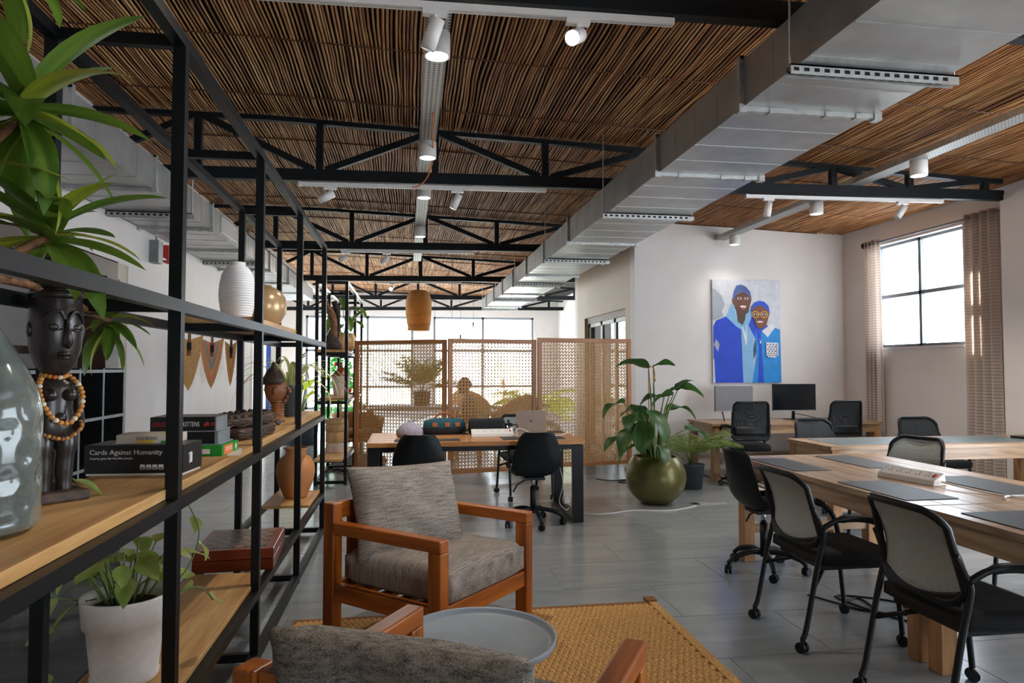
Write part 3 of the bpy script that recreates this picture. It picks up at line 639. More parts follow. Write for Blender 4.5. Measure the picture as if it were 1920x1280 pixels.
# ------------------------------------------------------------------ chairs
def caster(mb, p, r=.026, a=0):
    c, s = math.cos(a), math.sin(a)
    for q in (-1, 1):
        o = Vector((-s * q * .013, c * q * .013, 0)); e = Vector((-s * q * .009, c * q * .009, 0))
        mb.cyl(Vector(p) + o - e + Vector((0, 0, r)), Vector(p) + o + e + Vector((0, 0, r)), r, n=14)
    mb.cyl(Vector(p) + Vector((0, 0, r)), Vector(p) + Vector((0, 0, r * 2.4)), .009, n=8); return mb
def shell_chair(label, loc, rz):            # local front = -Y
    t = thing('shell_chair', label, 'chair', loc, rz, 'black moulded swivel chairs')
    prof = [(-.235, .455, .20), (-.20, .452, .215), (-.10, .435, .225), (.02, .43, .228), (.11, .445, .228), (.17, .50, .225), (.20, .58, .22), (.225, .67, .20), (.25, .76, .175), (.268, .82, .150), (.282, .845, .12)]
    sp = smooth_path([(p[0], p[1], p[2]) for p in prof], 3); N = len(sp) - 1
    def fn(u, v_):
        i = min(int(u * N), N); y, z, hw = sp[i]; x = (v_ - .5) * 2
        lift = .075 * abs(x) ** 3 * (1 if u < .55 else max(0, 1 - (u - .55) * 3.0)); fwd = .085 * abs(x) ** 2.5 * (max(0, (u - .35)) * 2 if u < .85 else 1.0)
        return (x * hw, y - fwd, z + lift)
    MB().grid(fn, N, 12).build('shell', 'black_plastic', t, solid=.012, sub=1)
    cushion('seat_pad', 'blue_fabric' if 'blue' in label else 'black_soft', t, .36, .32, .04, (0, -.075, .462), (0, 0, 0), .1, .002)
    MB().cyl((0, 0, .33), (0, 0, .43), .018, n=14).build('gas_lift', 'chrome', t); MB().cyl((0, 0, .10), (0, 0, .335), .026, n=16).build('column', 'black_plastic', t)
    MB().bb(-.09, .09, -.09, .09, .405, .428).build('mechanism', 'black_plastic', t); MB().tube([(.05, 0, .41), (.15, .02, .36), (.19, .03, .30)], .007, 6).build('lever', 'black_plastic', t)
    for k in range(5):
        a = R(20 + 72 * k); d = Vector((math.cos(a), math.sin(a), 0))
        lg = MB().tube(smooth_path([(0, 0, .125), d * .10 + Vector((0, 0, .135)), d * .22 + Vector((0, 0, .105)), d * .27 + Vector((0, 0, .066))], 4), [.019] * 9 + [.016] * 4, 8).build('base_leg', 'black_plastic', t)
        caster(MB(), d * .27, .028, a + 1).build('caster', 'black_plastic', lg)
    return t
shell_chair('black moulded swivel chair at the right half of the desk', (1.12, 6.10, 0), R(180 + 4))
shell_chair('black moulded swivel chair at the left half of the desk', (.10, 6.02, 0), R(180 - 2))
shell_chair('black moulded swivel chair with blue seat at the far end of long table', (2.45, 4.47, 0), R(90))
def back_panel(hw, z0, z1, prof, corner):   # rounded panel outline mapped on a curved back, returns loop pts and surface fn
    def P(x, z):
        f = (z - z0) / (z1 - z0); y = prof(f); taper = hw * (.86 + .14 * math.sin(PI * min(1, f * .9 + .15)))
        return Vector((x * taper, y + .035 * (1 - x * x) , z))
    H = z1 - z0; poly = rr_poly(2, 2, corner, 6)
    loop = [P(x, z0 + (z + 1) / 2 * H) for x, z in poly]
    return P, loop
def mesh_chair(label, loc, rz, meshm='mesh_grey', grp='mesh backed meeting chairs', arms=True):     # local front = -Y
    t = thing('mesh_chair', label, 'chair', loc, rz, grp)
    prof = lambda f: .19 - .06 * math.sin(f * PI * .9) + .115 * f
    P, loop = back_panel(.225, .50, .86, prof, .35)
    MB().tube(loop, .0155, 8, closed=True).build('back_frame', 'black_plastic', t)
    def fn(u, v_):
        x = (u - .5) * 2 * .93; z = (v_ - .5) * 2 * .95; lim = 1
        return tuple(P(x, .50 + (z + 1) / 2 * .36))
    MB().grid(fn, 10, 10).build('back_mesh', meshm, t)
    def lower(u, v_):
        x = (u - .5) * 2; z = -1 + v_ * .34 * (1 - .75 * (1 - x * x))
        q = P(x * .98, .50 + (z + 1) / 2 * .36); return (q.x, q.y + .002, q.z)
    MB().grid(lower, 12, 3).build('back_lower_rail', 'black_plastic', t, solid=.012)
    cushion('seat', 'dark_fabric', t, .47, .47, .075, (0, -.04, .435), (R(2), 0, 0), .1, .002)
    MB().bb(-.2, .2, -.24, .16, .385, .405).build('seat_pan', 'black_plastic', t)
    for s in (-1, 1):
        x = s * .235
        lg = MB().tube(smooth_path([(x, .30, .06), (x, .275, .12), (x, .215, .40), (x, .175, .56), (x * .98, .19, .62), (x * .94, .225, .70)], 4), .0135, 8).build('rear_leg', 'black_steel', t)
        caster(MB(), (x, .30, 0), .026, .4).build('caster', 'black_plastic', lg)
        fg = MB().tube(smooth_path([(x, -.25, .06), (x, -.245, .12), (x, -.215, .40), (x, -.20, .44)], 4), .0135, 8).build('front_leg', 'black_steel', t)
        caster(MB(), (x, -.25, 0), .026, 1.1).build('caster', 'black_plastic', fg)
        MB().tube([(x, .235, .31), (x * .5, .1, .37), (x * .3, .0, .39)], .011, 8).build('brace', 'black_steel', t)
        if arms:
            ar = MB().tube(smooth_path([(x, .185, .60), (x * 1.05, .10, .645), (x * 1.06, -.02, .65), (x * 1.05, -.12, .625), (x * 1.02, -.19, .56), (x, -.22, .46), (x, -.215, .40)], 5), [.014] * 6 + [.02] * 10 + [.015] * 15, 8).build('armrest', 'black_plastic', t)
    return t
MG = 'mesh backed meeting chairs'
c0 = mesh_chair('grey mesh chair on casters, middle of the row beside long table', (2.235, 3.41, 0), R(90))
dup(c0, (2.27, 2.545, 0), R(90), 'grey mesh chair on casters, nearest at lower right')
dup(c0, (3.66, 4.70, 0), R(-72), 'grey mesh chair on the far side of long table, back turned to window')
dup(c0, (3.85, 3.55, 0), R(-95), 'grey mesh chair cut off by right image edge behind the table')
dup(c0, (1.27, 7.42, 0), R(8), 'grey mesh chair behind the desk, half hidden by the laptop')
c1 = mesh_chair('dark mesh chair behind the left end of inset top table', (4.20, 6.36, 0), R(2), 'mesh_black', 'dark chairs around the inset top table')
dup(c1, (5.42, 6.42, 0), R(-6), 'dark mesh chair behind the inset top table, right of the window', 'dark chairs around the inset top table')
def task_chair(label, loc, rz):
    t = thing('task_chair', label, 'chair', loc, rz, 'black office chairs at the wall desk')
    prof = lambda f: .20 + .03 * f - .05 * math.sin(f * PI)
    P, loop = back_panel(.235, .56, 1.0, prof, .22)
    MB().tube(loop, .014, 8, closed=True).build('back_frame', 'black_plastic', t)
    MB().grid(lambda u, v_: tuple(P((u - .5) * 1.9, .56 + (.02 + .96 * v_) * .44)), 10, 10).build('back_mesh', 'mesh_black', t)
    MB().grid(lambda u, v_: tuple(P((u - .5) * 1.8, .56 + (.12 + .22 * v_) * .44) + Vector((0, .012, 0))), 10, 4).build('lumbar_support', 'black_plastic', t, solid=.012)
    cushion('seat', 'dark_fabric', t, .5, .48, .09, (0, -.04, .46), (0, 0, 0), .1, .002)
    for s in (-1, 1): MB().tube(smooth_path([(s * .22, .19, .70), (s * .26, .12, .72), (s * .265, -.05, .70), (s * .255, -.10, .60), (s * .25, .02, .46), (s * .2, .05, .42)], 4), .016, 8).build('armrest', 'black_plastic', t)
    MB().cyl((0, 0, .10), (0, 0, .42), .028, n=14).build('column', 'black_plastic', t)
    for k in range(5):
        a = R(72 * k); d = Vector((math.cos(a), math.sin(a), 0))
        lg = MB().tube([(0, 0, .12), d * .14 + Vector((0, 0, .11)), d * .29 + Vector((0, 0, .075))], [.022, .02, .016], 8).build('base_leg', 'black_plastic', t)
        caster(MB(), d * .29, .03, a).build('caster', 'black_plastic', lg)
    return t
k0 = task_chair('black mesh office chair at the left monitor', (4.0, 7.72, 0), R(180 - 6))
dup(k0, (5.20, 7.75, 0), R(180 + 4), 'black mesh office chair right of the dark monitor')
# ------------------------------------------------------------------ cane screen
def cane_panel(label, p, q, top, bottom):
    p = Vector((*p, 0)); q = Vector((*q, 0)); L = (q - p).length; a = math.atan2(q.y - p.y, q.x - p.x)
    t = thing('cane_screen_panel', label, 'room divider', p, a, 'cane panels of the room divider')
    f = .055
    for x in (0, L - f): MB().bb(x, x + f, -.02, .02, bottom, top).build('stile', 'screen_z', t, bev=.003)
    for z in (bottom, top - f): MB().bb(f, L - f, -.02, .02, z, z + f).build('rail', 'screen_x', t, bev=.003)
    for x in (.03, L - .03):
        MB().bb(x - .025, x + .025, -.09, .09, 0, .05).bb(x - .02, x + .02, -.02, .02, .05, bottom).build('foot', 'screen_x', t)
    cb = MB(); x0, x1, z0, z1 = f, L - f, bottom + f, top - f; s = .042; r = .0032
    nx = int((x1 - x0) / s); nz = int((z1 - z0) / s); sx = (x1 - x0) / nx; sz = (z1 - z0) / nz
    def strip(a_, b_, y, wd): cb.bar((a_[0], y, a_[1]), (b_[0], y, b_[1]), wd, .0018, up=(0, 1, 0))
    for i in range(nx + 1):
        for o in (-.0048, .0048): strip((x0 + i * sx + o, z0), (x0 + i * sx + o, z1), 0, .0062)
    for j in range(nz + 1):
        for o in (-.0048, .0048): strip((x0, z0 + j * sz + o), (x1, z0 + j * sz + o), .002, .0062)
    def clipd(c, sg):
        pts = []
        if sg > 0:
            xa = max(x0, c + z0); xb = min(x1, c + z1)
            if xb - xa > .01: return (xa, xa - c), (xb, xb - c)
        else:
            xa = max(x0, c - z1); xb = min(x1, c - z0)
            if xb - xa > .01: return (xa, c - xa), (xb, c - xb)
    c = x0 - z1
    while c < x1 - z0:
        g = clipd(c + s / 2, 1)
        if g: strip(*g, -.002, .0068)
        c += s
    c = x0 + z0
    while c < x1 + z1:
        g = clipd(c + s / 2, -1)
        if g: strip(*g, .004, .0068)
        c += s
    o = cb.build('cane_webbing', 'cane', t); o['kind'] = 'stuff'
    return t
cane_panel('left cane panel of the wooden room divider', (-.68, 9.12), (.475, 8.52), 1.755, .09)
cane_panel('middle cane panel of the wooden room divider, two feet showing', (.49, 8.49), (1.645, 8.735), 1.765, .09)
cane_panel('right cane panel of the wooden room divider, by the big pot', (1.66, 8.70), (2.99, 8.93), 1.79, .11)
# ------------------------------------------------------------------ steel shelf units
def shelf_unit(label, xs, ys, zt, bars, planks, b_=.038):
    t = thing('steel_shelf_unit', label, 'shelf', (0, 0, 0), group='black steel shelf units')
    x0, x1 = xs
    for y in ys:
        for x in xs: MB().box((x, y, zt / 2), (b_, b_, zt)).build('post', 'black_steel', t)
        for z in [zt - b_ / 2] + [q for q in bars]:
            MB().bb(x0 + b_ / 2, x1 - b_ / 2, y - .015, y + .015, z - b_ / 2, z + b_ / 2).build('cross_bar', 'black_steel', t)
    for ya, yb in zip(ys, ys[1:]):
        for x in xs:
            for z in [zt - b_ / 2] + [q for q in bars]:
                MB().bb(x - b_ / 2, x + b_ / 2, ya + b_ / 2, yb - b_ / 2, z - b_ / 2, z + b_ / 2).build('long_bar', 'black_steel', t)
    for (ya, yb, z, th) in planks: MB().bb(x0 + .012, x1 - .016, ya, yb, z, z + th).build('shelf_plank', 'oak_y', t, bev=.003)
    return t
MZ = 1.036; LZ = .372; UZ = 1.655
shelf_unit('long black steel shelf unit with oak planks on the left', (-1.085, -.715), (1.05, 2.26, 3.45, 4.69, 6.02), 2.455, (.034, .33, .985, 1.60),
           [(.9, 2.285, 1.0045, .032), (2.29, 3.55, 1.0045, .032), (3.555, 4.80, 1.0045, .032), (4.805, 6.03, 1.0045, .032), (1.6, 3.66, .3495, .022), (5.36, 6.0, .3495, .022), (3.46, 4.71, 1.62, .035)])
shelf_unit('far black steel shelf unit beside the cane screen', (-1.085, -.735), (8.45, 9.75, 11.1), 2.45, (.034, .29, .985, 1.57),
           [(8.2, 9.5, .309, .03), (8.6, 9.8, 1.004, .03), (8.4, 9.78, 1.589, .03)])
# ------------------------------------------------------------------ black cube shelf, door frame and wall things on the left
plain('edge_grey', (150, 156, 160), .5, var=.04); plain('cube_dark', (15, 16, 18), .6, var=.1)
t = thing('cube_shelf', 'black cube shelf with grey front edges against the left wall', 'shelf', (-2.2, 4.30, 0))
n_, m_ = 4, 4; Wd = 1.46; Ht = 1.40
MB().bb(-.38, -.365, 0, Wd, 0, Ht).build('back_panel', 'cube_dark', t)
for i in range(n_ + 1): y = Wd * i / n_; MB().bb(-.365, -.003, y - .01, y + .01, .0, Ht).build('upright', 'cube_dark', t); MB().bb(-.003, .002, y - .011, y + .011, 0, Ht).build('edge_strip', 'edge_grey', t)
for j in range(m_ + 1):
    z = .02 + (Ht - .04) * j / m_
    for i in range(n_):
        MB().bb(-.365, -.003, Wd * i / n_ + .01, Wd * (i + 1) / n_ - .01, z - .01, z + .01).build('shelf_board', 'cube_dark', t); MB().bb(-.003, .002, Wd * i / n_ + .011, Wd * (i + 1) / n_ - .011, z - .011, z + .011).build('edge_strip', 'edge_grey', t)
struct('trim_1', MB().bb(LX - .2, LX + .02, 6.35, 6.62, 0, 2.2).bb(LX - .22, LX + .0, 3.0, 6.62, 2.2, 2.36), 'brown_frame', 'dark brown wooden frame at the opening in the left wall', 'trim')
struct('trim_2', MB().bb(LX - .18, LX - .01, 6.62, 6.85, 0, 2.35), 'wall_beige_warm_shade', 'beige reveal beside the dark brown frame', 'trim')
t = thing('wall_shelf', 'dark wooden bracket shelf above the cube shelf', 'shelf', (-3.2, 5.6, 1.52)); MB().bb(-.2, .2, -.5, .5, 0, .06).build('board', 'brown_frame', t); MB().bb(-.2, -.1, -.4, -.36, -.15, 0).build('bracket', 'brown_frame', t); MB().bb(-.2, -.1, .36, .4, -.15, 0).build('bracket', 'brown_frame', t)
# ------------------------------------------------------------------ curtains and rod
t = thing('curtain_rod', 'grey curtain rod with round end knobs above the window', 'curtain rod', (RX - .09, 7.28, 3.055))
MB().cyl((0, -1.16, 0), (0, 1.10, 0), .012, n=12).build('rod', 'frame_grey', t)
for y in (-1.19, 1.13): MB().ball((0, y, 0), .042, 14).build('knob', 'black_plastic', t)
for y in (-1.06, 1.0): MB().bb(-.008, .09, y - .012, y + .012, -.012, .012).build('bracket', 'frame_grey', t)
def curtain(label, y0, y1, folds, ph):
    t = thing('curtain', label, 'curtain', (RX - .09, (y0 + y1) / 2, 0), group='ribbed beige curtains'); W = y1 - y0
    def fn(u, v_):
        sp = 1 + .10 * v_; y = (u - .5) * W * sp; a = .034 * (.8 + .4 * v_)
        return (a * math.sin(u * folds * 2 * PI + ph + .25 * math.sin(v_ * 4)), y, 3.10 - 3.05 * v_)
    MB().grid(fn, folds * 12, 16).build('cloth', 'curtain_cloth', t, solid=.004)
    for k in range(folds): MB().tube([(.028 * math.cos(a_), (k + .5) / folds * W - W / 2, 3.055 + .028 * math.sin(a_)) for a_ in [2 * PI * i / 12 for i in range(12)]], .004, 5, closed=True).build('eyelet', 'frame_grey', t)
curtain('ribbed beige curtain left of the window', 8.12, 8.40, 4, .3)
curtain('ribbed beige curtain right of the window', 6.32, 6.74, 4, 1.2)
# ================================================================== THINGS ON THE SHELVES
plain('black_card', (18, 19, 21), .35, var=.1); plain('white_card', (222, 216, 206), .5, var=.03); plain('cream_card', (205, 192, 174), .5, var=.05); plain('green_card', (34, 140, 44), .45, var=.06); plain('orange_card', (232, 110, 34), .45, var=.05); plain('red_print', (170, 34, 26), .5, var=.05); plain('grey_card', (120, 124, 126), .45, var=.08); plain('blue_print', (40, 90, 190), .5, var=.1)
FR = (R(90), 0, 0)
# black card game box
t = thing('card_game_box', 'large black box lettered Cards Against Humanity on oak shelf', 'game box', (-.925, 2.62, MZ), R(-4))
MB().bb(-.165, .165, -.085, .085, .008, .105).build('lid', 'black_card', t, bev=.002); MB().bb(-.160, .160, -.081, .081, 0, .009).build('base', 'white_card', t)
text('Cards Against Humanity', .024, 'white_card', t, (-.148, -.0855, .073), FR, sx=1.02); text('A party game for horrible people.', .0105, 'white_card', t, (-.146, -.0855, .057), FR)
for k in range(4):
    pl = MB().prism(rr_poly(.017, .017, .003), 0, .0007).build('pictogram', 'white_card', t, (.028 + k * .0205, -.0852, .03), FR)
    MB().bb(-.006, .006, -.006, -.002, .0007, .0012).build('pictogram_mark', 'black_card', pl)
for k, a in enumerate((-.22, 0)):
    MB().prism(rr_poly(.024, .036, .004), 0, .0006 + .0003 * k).build('card_emblem', 'white_card', t, (.1652, -.03 + .008 * k, .055), (R(90), 0, R(90) )).rotation_euler = (R(90), a, R(90))
MB().prism(rr_poly(.017, .029, .003), 0, .0004).build('card_emblem_inner', 'black_card', t, (.1656, -.033, .055), (R(90), -.22, R(90)))
# small box on top
t = thing('board_game_box', 'small cream box lettered Cluedo lying on the black box', 'game box', (-.905, 2.63, MZ + .1055), R(2))
MB().bb(-.10, .10, -.06, .06, 0, .032).build('lid', 'cream_card', t, bev=.002); text('CLUEDO', .0155, 'black_card', t, (-.035, -.0605, .0135), FR, sx=1.1)
MB().bb(-.031, .021, -.0607, -.06, .003, .012).build('yellow_band', 'paint_yellow', t); MB().bb(.045, .085, -.0606, -.06, .002, .010).build('green_mark', 'green_card', t); MB().bb(.04, .09, -.04, .05, .032, .0326).build('yellow_card', 'paint_yellow', t)
# scrabble, two black boxes above it
t = thing('board_game_box', 'green box with orange Scrabble panel under the black boxes', 'game box', (-.915, 3.14, MZ), R(-3))
MB().bb(-.14, .15, -.095, .13, 0, .045).build('lid', 'green_card', t, bev=.002); MB().bb(.1503, .151, -.075, .045, .004, .041).build('orange_panel', 'orange_card', t)
text('SCRABBLE', .026, 'white_card', t, (.1511, .036, .034), (R(-90), 0, R(-90)), sx=.78); MB().lathe([(0, 0), (.014, 0), (.014, .001), (0, .001)], 16).build('round_mark', 'white_card', t, (.151, .09, .022), (0, R(90), 0)); MB().bb(.0, .10, -.0958, -.095, .01, .03).build('white_print', 'white_card', t)
t = thing('card_game_box', 'plain black box with grey end under the Kittens box', 'game box', (-.925, 3.16, MZ + .0455), R(0)); MB().bb(-.13, .115, -.085, .105, 0, .055).build('lid', 'black_card', t, bev=.002); MB().bb(.115, .128, -.09, .11, .002, .053).build('grey_end', 'grey_card', t); MB().bb(.0, .14, -.092, .112, -.0, .003).build('base', 'edge_grey', t)
t = thing('card_game_box', 'black box lettered Exploding Kittens on top of the stack', 'game box', (-.935, 3.16, MZ + .101), R(0)); MB().bb(-.135, .125, -.085, .105, 0, .062).build('lid', 'black_card', t, bev=.002); MB().bb(.125, .128, -.08, .10, .002, .06).build('grey_end', 'grey_card', t); MB().bb(.0, .14, -.09, .112, -.0, .003).build('base', 'edge_grey', t)
text('EXPLODING', .026, 'red_print', t, (-.128, -.0855, .022), FR, sx=.62); text('KITTENS', .028, 'white_card', t, (-.005, -.0855, .022), FR, sx=.62)
MB().prism([(0, 0), (.026, 0), (.026, .012), (.018, .018), (.008, .01)], 0, .0006).build('cat_mark', 'red_print', t, (.075, -.0852, .024), FR); MB().bb(.107, .122, -.0858, -.085, .026, .030).bb(.107, .122, -.0858, -.085, .034, .037).build('red_print_line', 'red_print', t)
t = thing('paper_sheet', 'loose pale sheet of paper on the shelf by the green box', 'paper', (-.76, 3.2, MZ + .0005), R(12)); MB().bb(-.025, .03, -.16, .1, 0, .0012).build('sheet', 'white_card', t)
# carved boards
def carved(label, loc, rz, L, W, H, seed):
    t = thing('carved_board', label, 'carving', loc, rz, 'carved dark wooden game boards')
    def out(r, z, a): return r * (1 + .05 * math.sin(9 * a + seed) + .03 * noise.noise((math.cos(a) * 3 + seed, math.sin(a) * 3, z * 20)))
    MB().lathe([(.0, 0), (.85, 0), (.97, H * .2), (1.0, H * .55), (.96, H * .9), (.9, H), (.0, H)], 48, sx=W / 2, sy=L / 2, fn=lambda r, z, a: out(r, z, a)).build('body', 'dark_carved', t)
    for k in range(3):
        zz = H * (.25 + .25 * k); MB().tube([(W / 2 * 1.0 * math.cos(a) * (1 + .04 * math.sin(9 * a + seed)), L / 2 * math.sin(a) * (1 + .04 * math.sin(9 * a + seed)), zz + .006 * math.sin(14 * a + k)) for a in [2 * PI * i / 60 for i in range(60)]], .0035, 5, closed=True).build('carved_band', 'dark_carved', t)
    return t
carved('carved dark wooden board, lower of the pair behind game boxes', (-.90, 4.02, MZ), R(4), .80, .30, .058, 1.0)
tb = carved('carved dark wooden board with knobbed rim, upper of the pair', (-.905, 4.02, MZ + .059), R(-3), .74, .27, .05, 3.0)
for k in range(22): a = 2 * PI * k / 22; MB().ball((.105 * math.cos(a), .31 * math.sin(a), .052), .018, 8, (1, 1, .7)).build('rim_knob', 'dark_carved', tb)
# vases on the upper shelf
t = thing('ribbed_vase', 'tall white ribbed vase on the upper shelf', 'vase', (-.90, 3.80, UZ), 0)
prof = []; 
for i in range(97):
    z = .31 * i / 96; f = i / 96; r = .062 + .03 * math.sin(PI * min(1, f * 1.05) * .92 + .18) - (.018 * max(0, f - .8) / .2 if f > .8 else 0); prof.append((max(.02, r * (1 - .35 * max(0, f - .9) / .1)) + .0022 * math.sin(f * 2 * PI * 24), z))
MB().lathe([(0, 0)] + prof + [(.04, .312), (.036, .29), (0, .28)], 40).build('body', 'paint_white', t)
plain('gold_glaze', (196, 164, 118), .25, .25, var=.05)
t = thing('round_vase', 'round glossy beige gold vase on the upper shelf', 'vase', (-.875, 4.40, UZ)); MB().lathe([(0, 0), (.05, 0), (.09, .03), (.122, .09), (.127, .135), (.118, .185), (.09, .225), (.055, .246), (.038, .25), (.034, .262), (.03, .262), (.03, .24), (0, .23)], 48).build('body', 'gold_glaze', t)
# clay jar, chess box
t = thing('clay_jar', 'terracotta clay jar on the low plank of the shelf unit', 'jar', (-.885, 5.70, LZ)); MB().lathe([(0, 0), (.082, 0), (.095, .02), (.135, .12), (.150, .20), (.146, .26), (.115, .315), (.085, .335), (.078, .35), (.080, .375), (.092, .39), (.088, .396), (.074, .385), (.07, .35), (0, .33)], 56).build('body', 'clay', t)
t = thing('chess_box', 'reddish wooden chess box with checkered lid on the low shelf', 'chess box', (-.905, 4.0, .3495), R(3))
MB().bb(-.20, .20, -.24, .24, 0, .058).build('lower_tray', 'chess_red', t, bev=.003); MB().bb(-.20, .20, -.24, .24, .060, .112).build('lid', 'chess_red', t, bev=.003)
sq = [MB().bb(-.0195, .0195, -.024, .024, 0, .0015).mesh('square') for _ in range(2)]; wood('square_light', (140, 84, 44), (110, 62, 30), 'X', .35); wood('square_dark', (44, 28, 20), (30, 18, 14), 'X', .35); sq[0].materials.append(MATS['square_light']); sq[1].materials.append(MATS['square_dark'])
for i in range(8):
    for j in range(8): mesh_obj('square', sq[(i + j) % 2], None, t, (-.14 + .04 * i, -.172 + .049 * j, .112))
# ------------------------------------------------------------------ statue
t = thing('carved_statue', 'black carved wooden statue of a standing figure on the near shelf', 'statue', (-.985, 2.10, MZ), R(48))
MB().bb(-.075, .075, -.062, .062, 0, .03).build('base', 'dark_carved', t, bev=.006)
body = MB()
for s in (-1, 1): body.tube(smooth_path([(s * .031, 0, .025), (s * .030, 0, .09), (s * .033, -.004, .17), (s * .032, 0, .225)], 4), [.024] * 4 + [.027] * 4 + [.032] * 5, 12)
body.lathe([(0, .19), (.045, .195), (.062, .22), (.060, .26), (.052, .30), (.054, .34), (.056, .365), (.045, .385), (.026, .395), (.024, .43), (.03, .45), (0, .455)], 24, sy=.75)
for s in (-1, 1): body.ball((s * .027, -.042, .345), .021, 10); body.tube(smooth_path([(s * .058, 0, .37), (s * .072, .005, .31), (s * .070, -.01, .25), (s * .052, -.038, .235)], 4), .0145, 8)
body.ball((0, -.045, .27), .018, 10)
body.xf(Matrix.Diagonal((.92, .92, .862, 1))).build('body', 'ebony', t)
def face(r, z, a): return r * (1 + .04 * math.sin(a) * -1)
hd = MB().lathe([(0, .40), (.028, .405), (.05, .43), (.066, .47), (.072, .52), (.070, .56), (.066, .60), (.06, .65), (.045, .685), (.02, .70), (0, .702)], 32, sy=.92)
hd.tube([(0, -.066, .55), (0, -.079, .52), (0, -.086, .487), (0, -.074, .478)], [.006, .008, .011, .008], 8)                         # nose
for s in (-1, 1):
    hd.tube(smooth_path([(s * .004, -.069, .545), (s * .018, -.068, .566), (s * .038, -.060, .562), (s * .055, -.044, .54)], 4), .0042, 6)   # brow arcs
    hd.ball((s * .030, -.0565, .527), .016, 10, (1.15, .6, .55)); hd.tube([(s * .012, -.069, .522), (s * .03, -.066, .518), (s * .048, -.053, .523)], .0025, 5)   # lids
    hd.ball((s * .071, -.004, .52), .014, 8, (.5, .8, 1.4))
hd.tube([(-.018, -.063, .459), (0, -.071, .461), (.018, -.063, .459)], [.004, .006, .004], 6); hd.tube([(-.015, -.061, .452), (0, -.069, .450), (.015, -.061, .452)], [.004, .006, .004], 6)
HX = Matrix.Translation((0, 0, .345 - .44)) @ Matrix.Diagonal((.96, .96, 1.1, 1)); hd.xf(HX).build('head', 'ebony', t)
MB().lathe([(.064, .60), (.070, .605), (.070, .615), (.064, .62)], 32, sy=.95).xf(HX).build('hair_band', 'ebony', t)
hb = MB()
for k in range(5): hb.tube([((.066 - .009 * k) * math.cos(a), (.062 - .009 * k) * math.sin(a), .63 + .015 * k) for a in [2 * PI * i / 24 for i in range(24)]], .005, 5, closed=True)
hb.xf(HX).build('coiled_hair', 'ebony', t)
plain('bead_amber', (190, 130, 62), .45, var=.15); plain('bead_pale', (222, 206, 176), .45, var=.08); plain('bead_orange', (214, 92, 34), .4)
def necklace(label, pts, r, mats, n):
    k = thing('bead_necklace', label, 'necklace', t.location, t.rotation_euler[2], 'beads around the statue')
    P = smooth_path([(p[0] * .96, p[1] * .98, p[2] * .862) for p in pts + [pts[0]]], 10); tot = [0]
    for a, b_ in zip(P, P[1:]): tot.append(tot[-1] + (b_ - a).length)
    ms_ = {q: MB().ball((0, 0, 0), r, 8, (1, 1, .85)).mesh('bead') for q in set(mats)}
    for q in ms_: ms_[q].materials.append(MATS[q])
    for i in range(n):
        d = tot[-1] * i / n; j = max(q for q in range(len(tot)) if tot[q] <= d); j = min(j, len(P) - 2)
        p = P[j] + (P[j + 1] - P[j]) * ((d - tot[j]) / max(1e-6, tot[j + 1] - tot[j])); mesh_obj('bead', ms_[mats[i % len(mats)]], None, k, p)
    MB().tube(P[:-1], .0012, 4, closed=True).build('string', 'brown_frame', k)
necklace('amber and white bead necklace hanging over the statue chest', [(0, .035, .425), (.038, .0, .405), (.052, -.045, .36), (.045, -.062, .30), (.01, -.072, .255), (-.03, -.07, .27), (-.054, -.05, .33), (-.046, -.02, .39)], .0088, ['bead_amber', 'bead_amber', 'bead_amber', 'bead_pale'], 34)
necklace('small brown bead string around the statue hips', [(.068, 0, .262), (.05, -.055, .235), (0, -.07, .205), (-.055, -.055, .225), (-.075, 0, .26), (-.05, .05, .27), (.05, .05, .27)], .0068, ['bead_amber', 'bark'], 40)
necklace('short choker of amber and orange beads on the statue neck', [(.033, 0, .408), (0, -.034, .40), (-.033, 0, .408), (0, .034, .412)], .008, ['bead_orange', 'bead_amber', 'bead_amber', 'bead_amber', 'bead_pale'], 16)
# ------------------------------------------------------------------ dimpled glass bottle
glassm('bottle_glass', (.84, .95, .89), .08, .88); plain('moss', (92, 74, 30), .95, var=.5, scale=40, bmp=.8)
t = thing('glass_bottle', 'large greenish dimpled glass bottle at left edge of the shelf', 'bottle', (-.975, 1.70, MZ))
def dimp(r, z, a): return r - (.006 * max(0, math.sin(a * 9 + (3.1 if int(z / .052) % 2 else 0))) * max(0, math.sin(z / .052 * PI % PI)) if .03 < z < .30 else 0)
prof = [(.0, .001), (.10, .001), (.132, .012)] + [(.14 - .01 * max(0, z - .2), z) for z in [.02 + .0105 * i for i in range(25)]] + [(.132, .31), (.112, .36), (.085, .41), (.055, .46), (.034, .50), (.03, .56), (.036, .565), (.036, .585), (.028, .585)]
MB().lathe(prof, 72, fn=dimp).build('glass_body', 'bottle_glass', t, solid=.004)
MB().lathe([(0, .008), (.118, .01), (.124, .05), (.115, .10), (.06, .115), (0, .11)], 32, fn=lambda r, z, a: r * (1 + .06 * noise.noise((math.cos(a) * 4, math.sin(a) * 4, z * 30)))).build('dried_moss', 'moss', t)
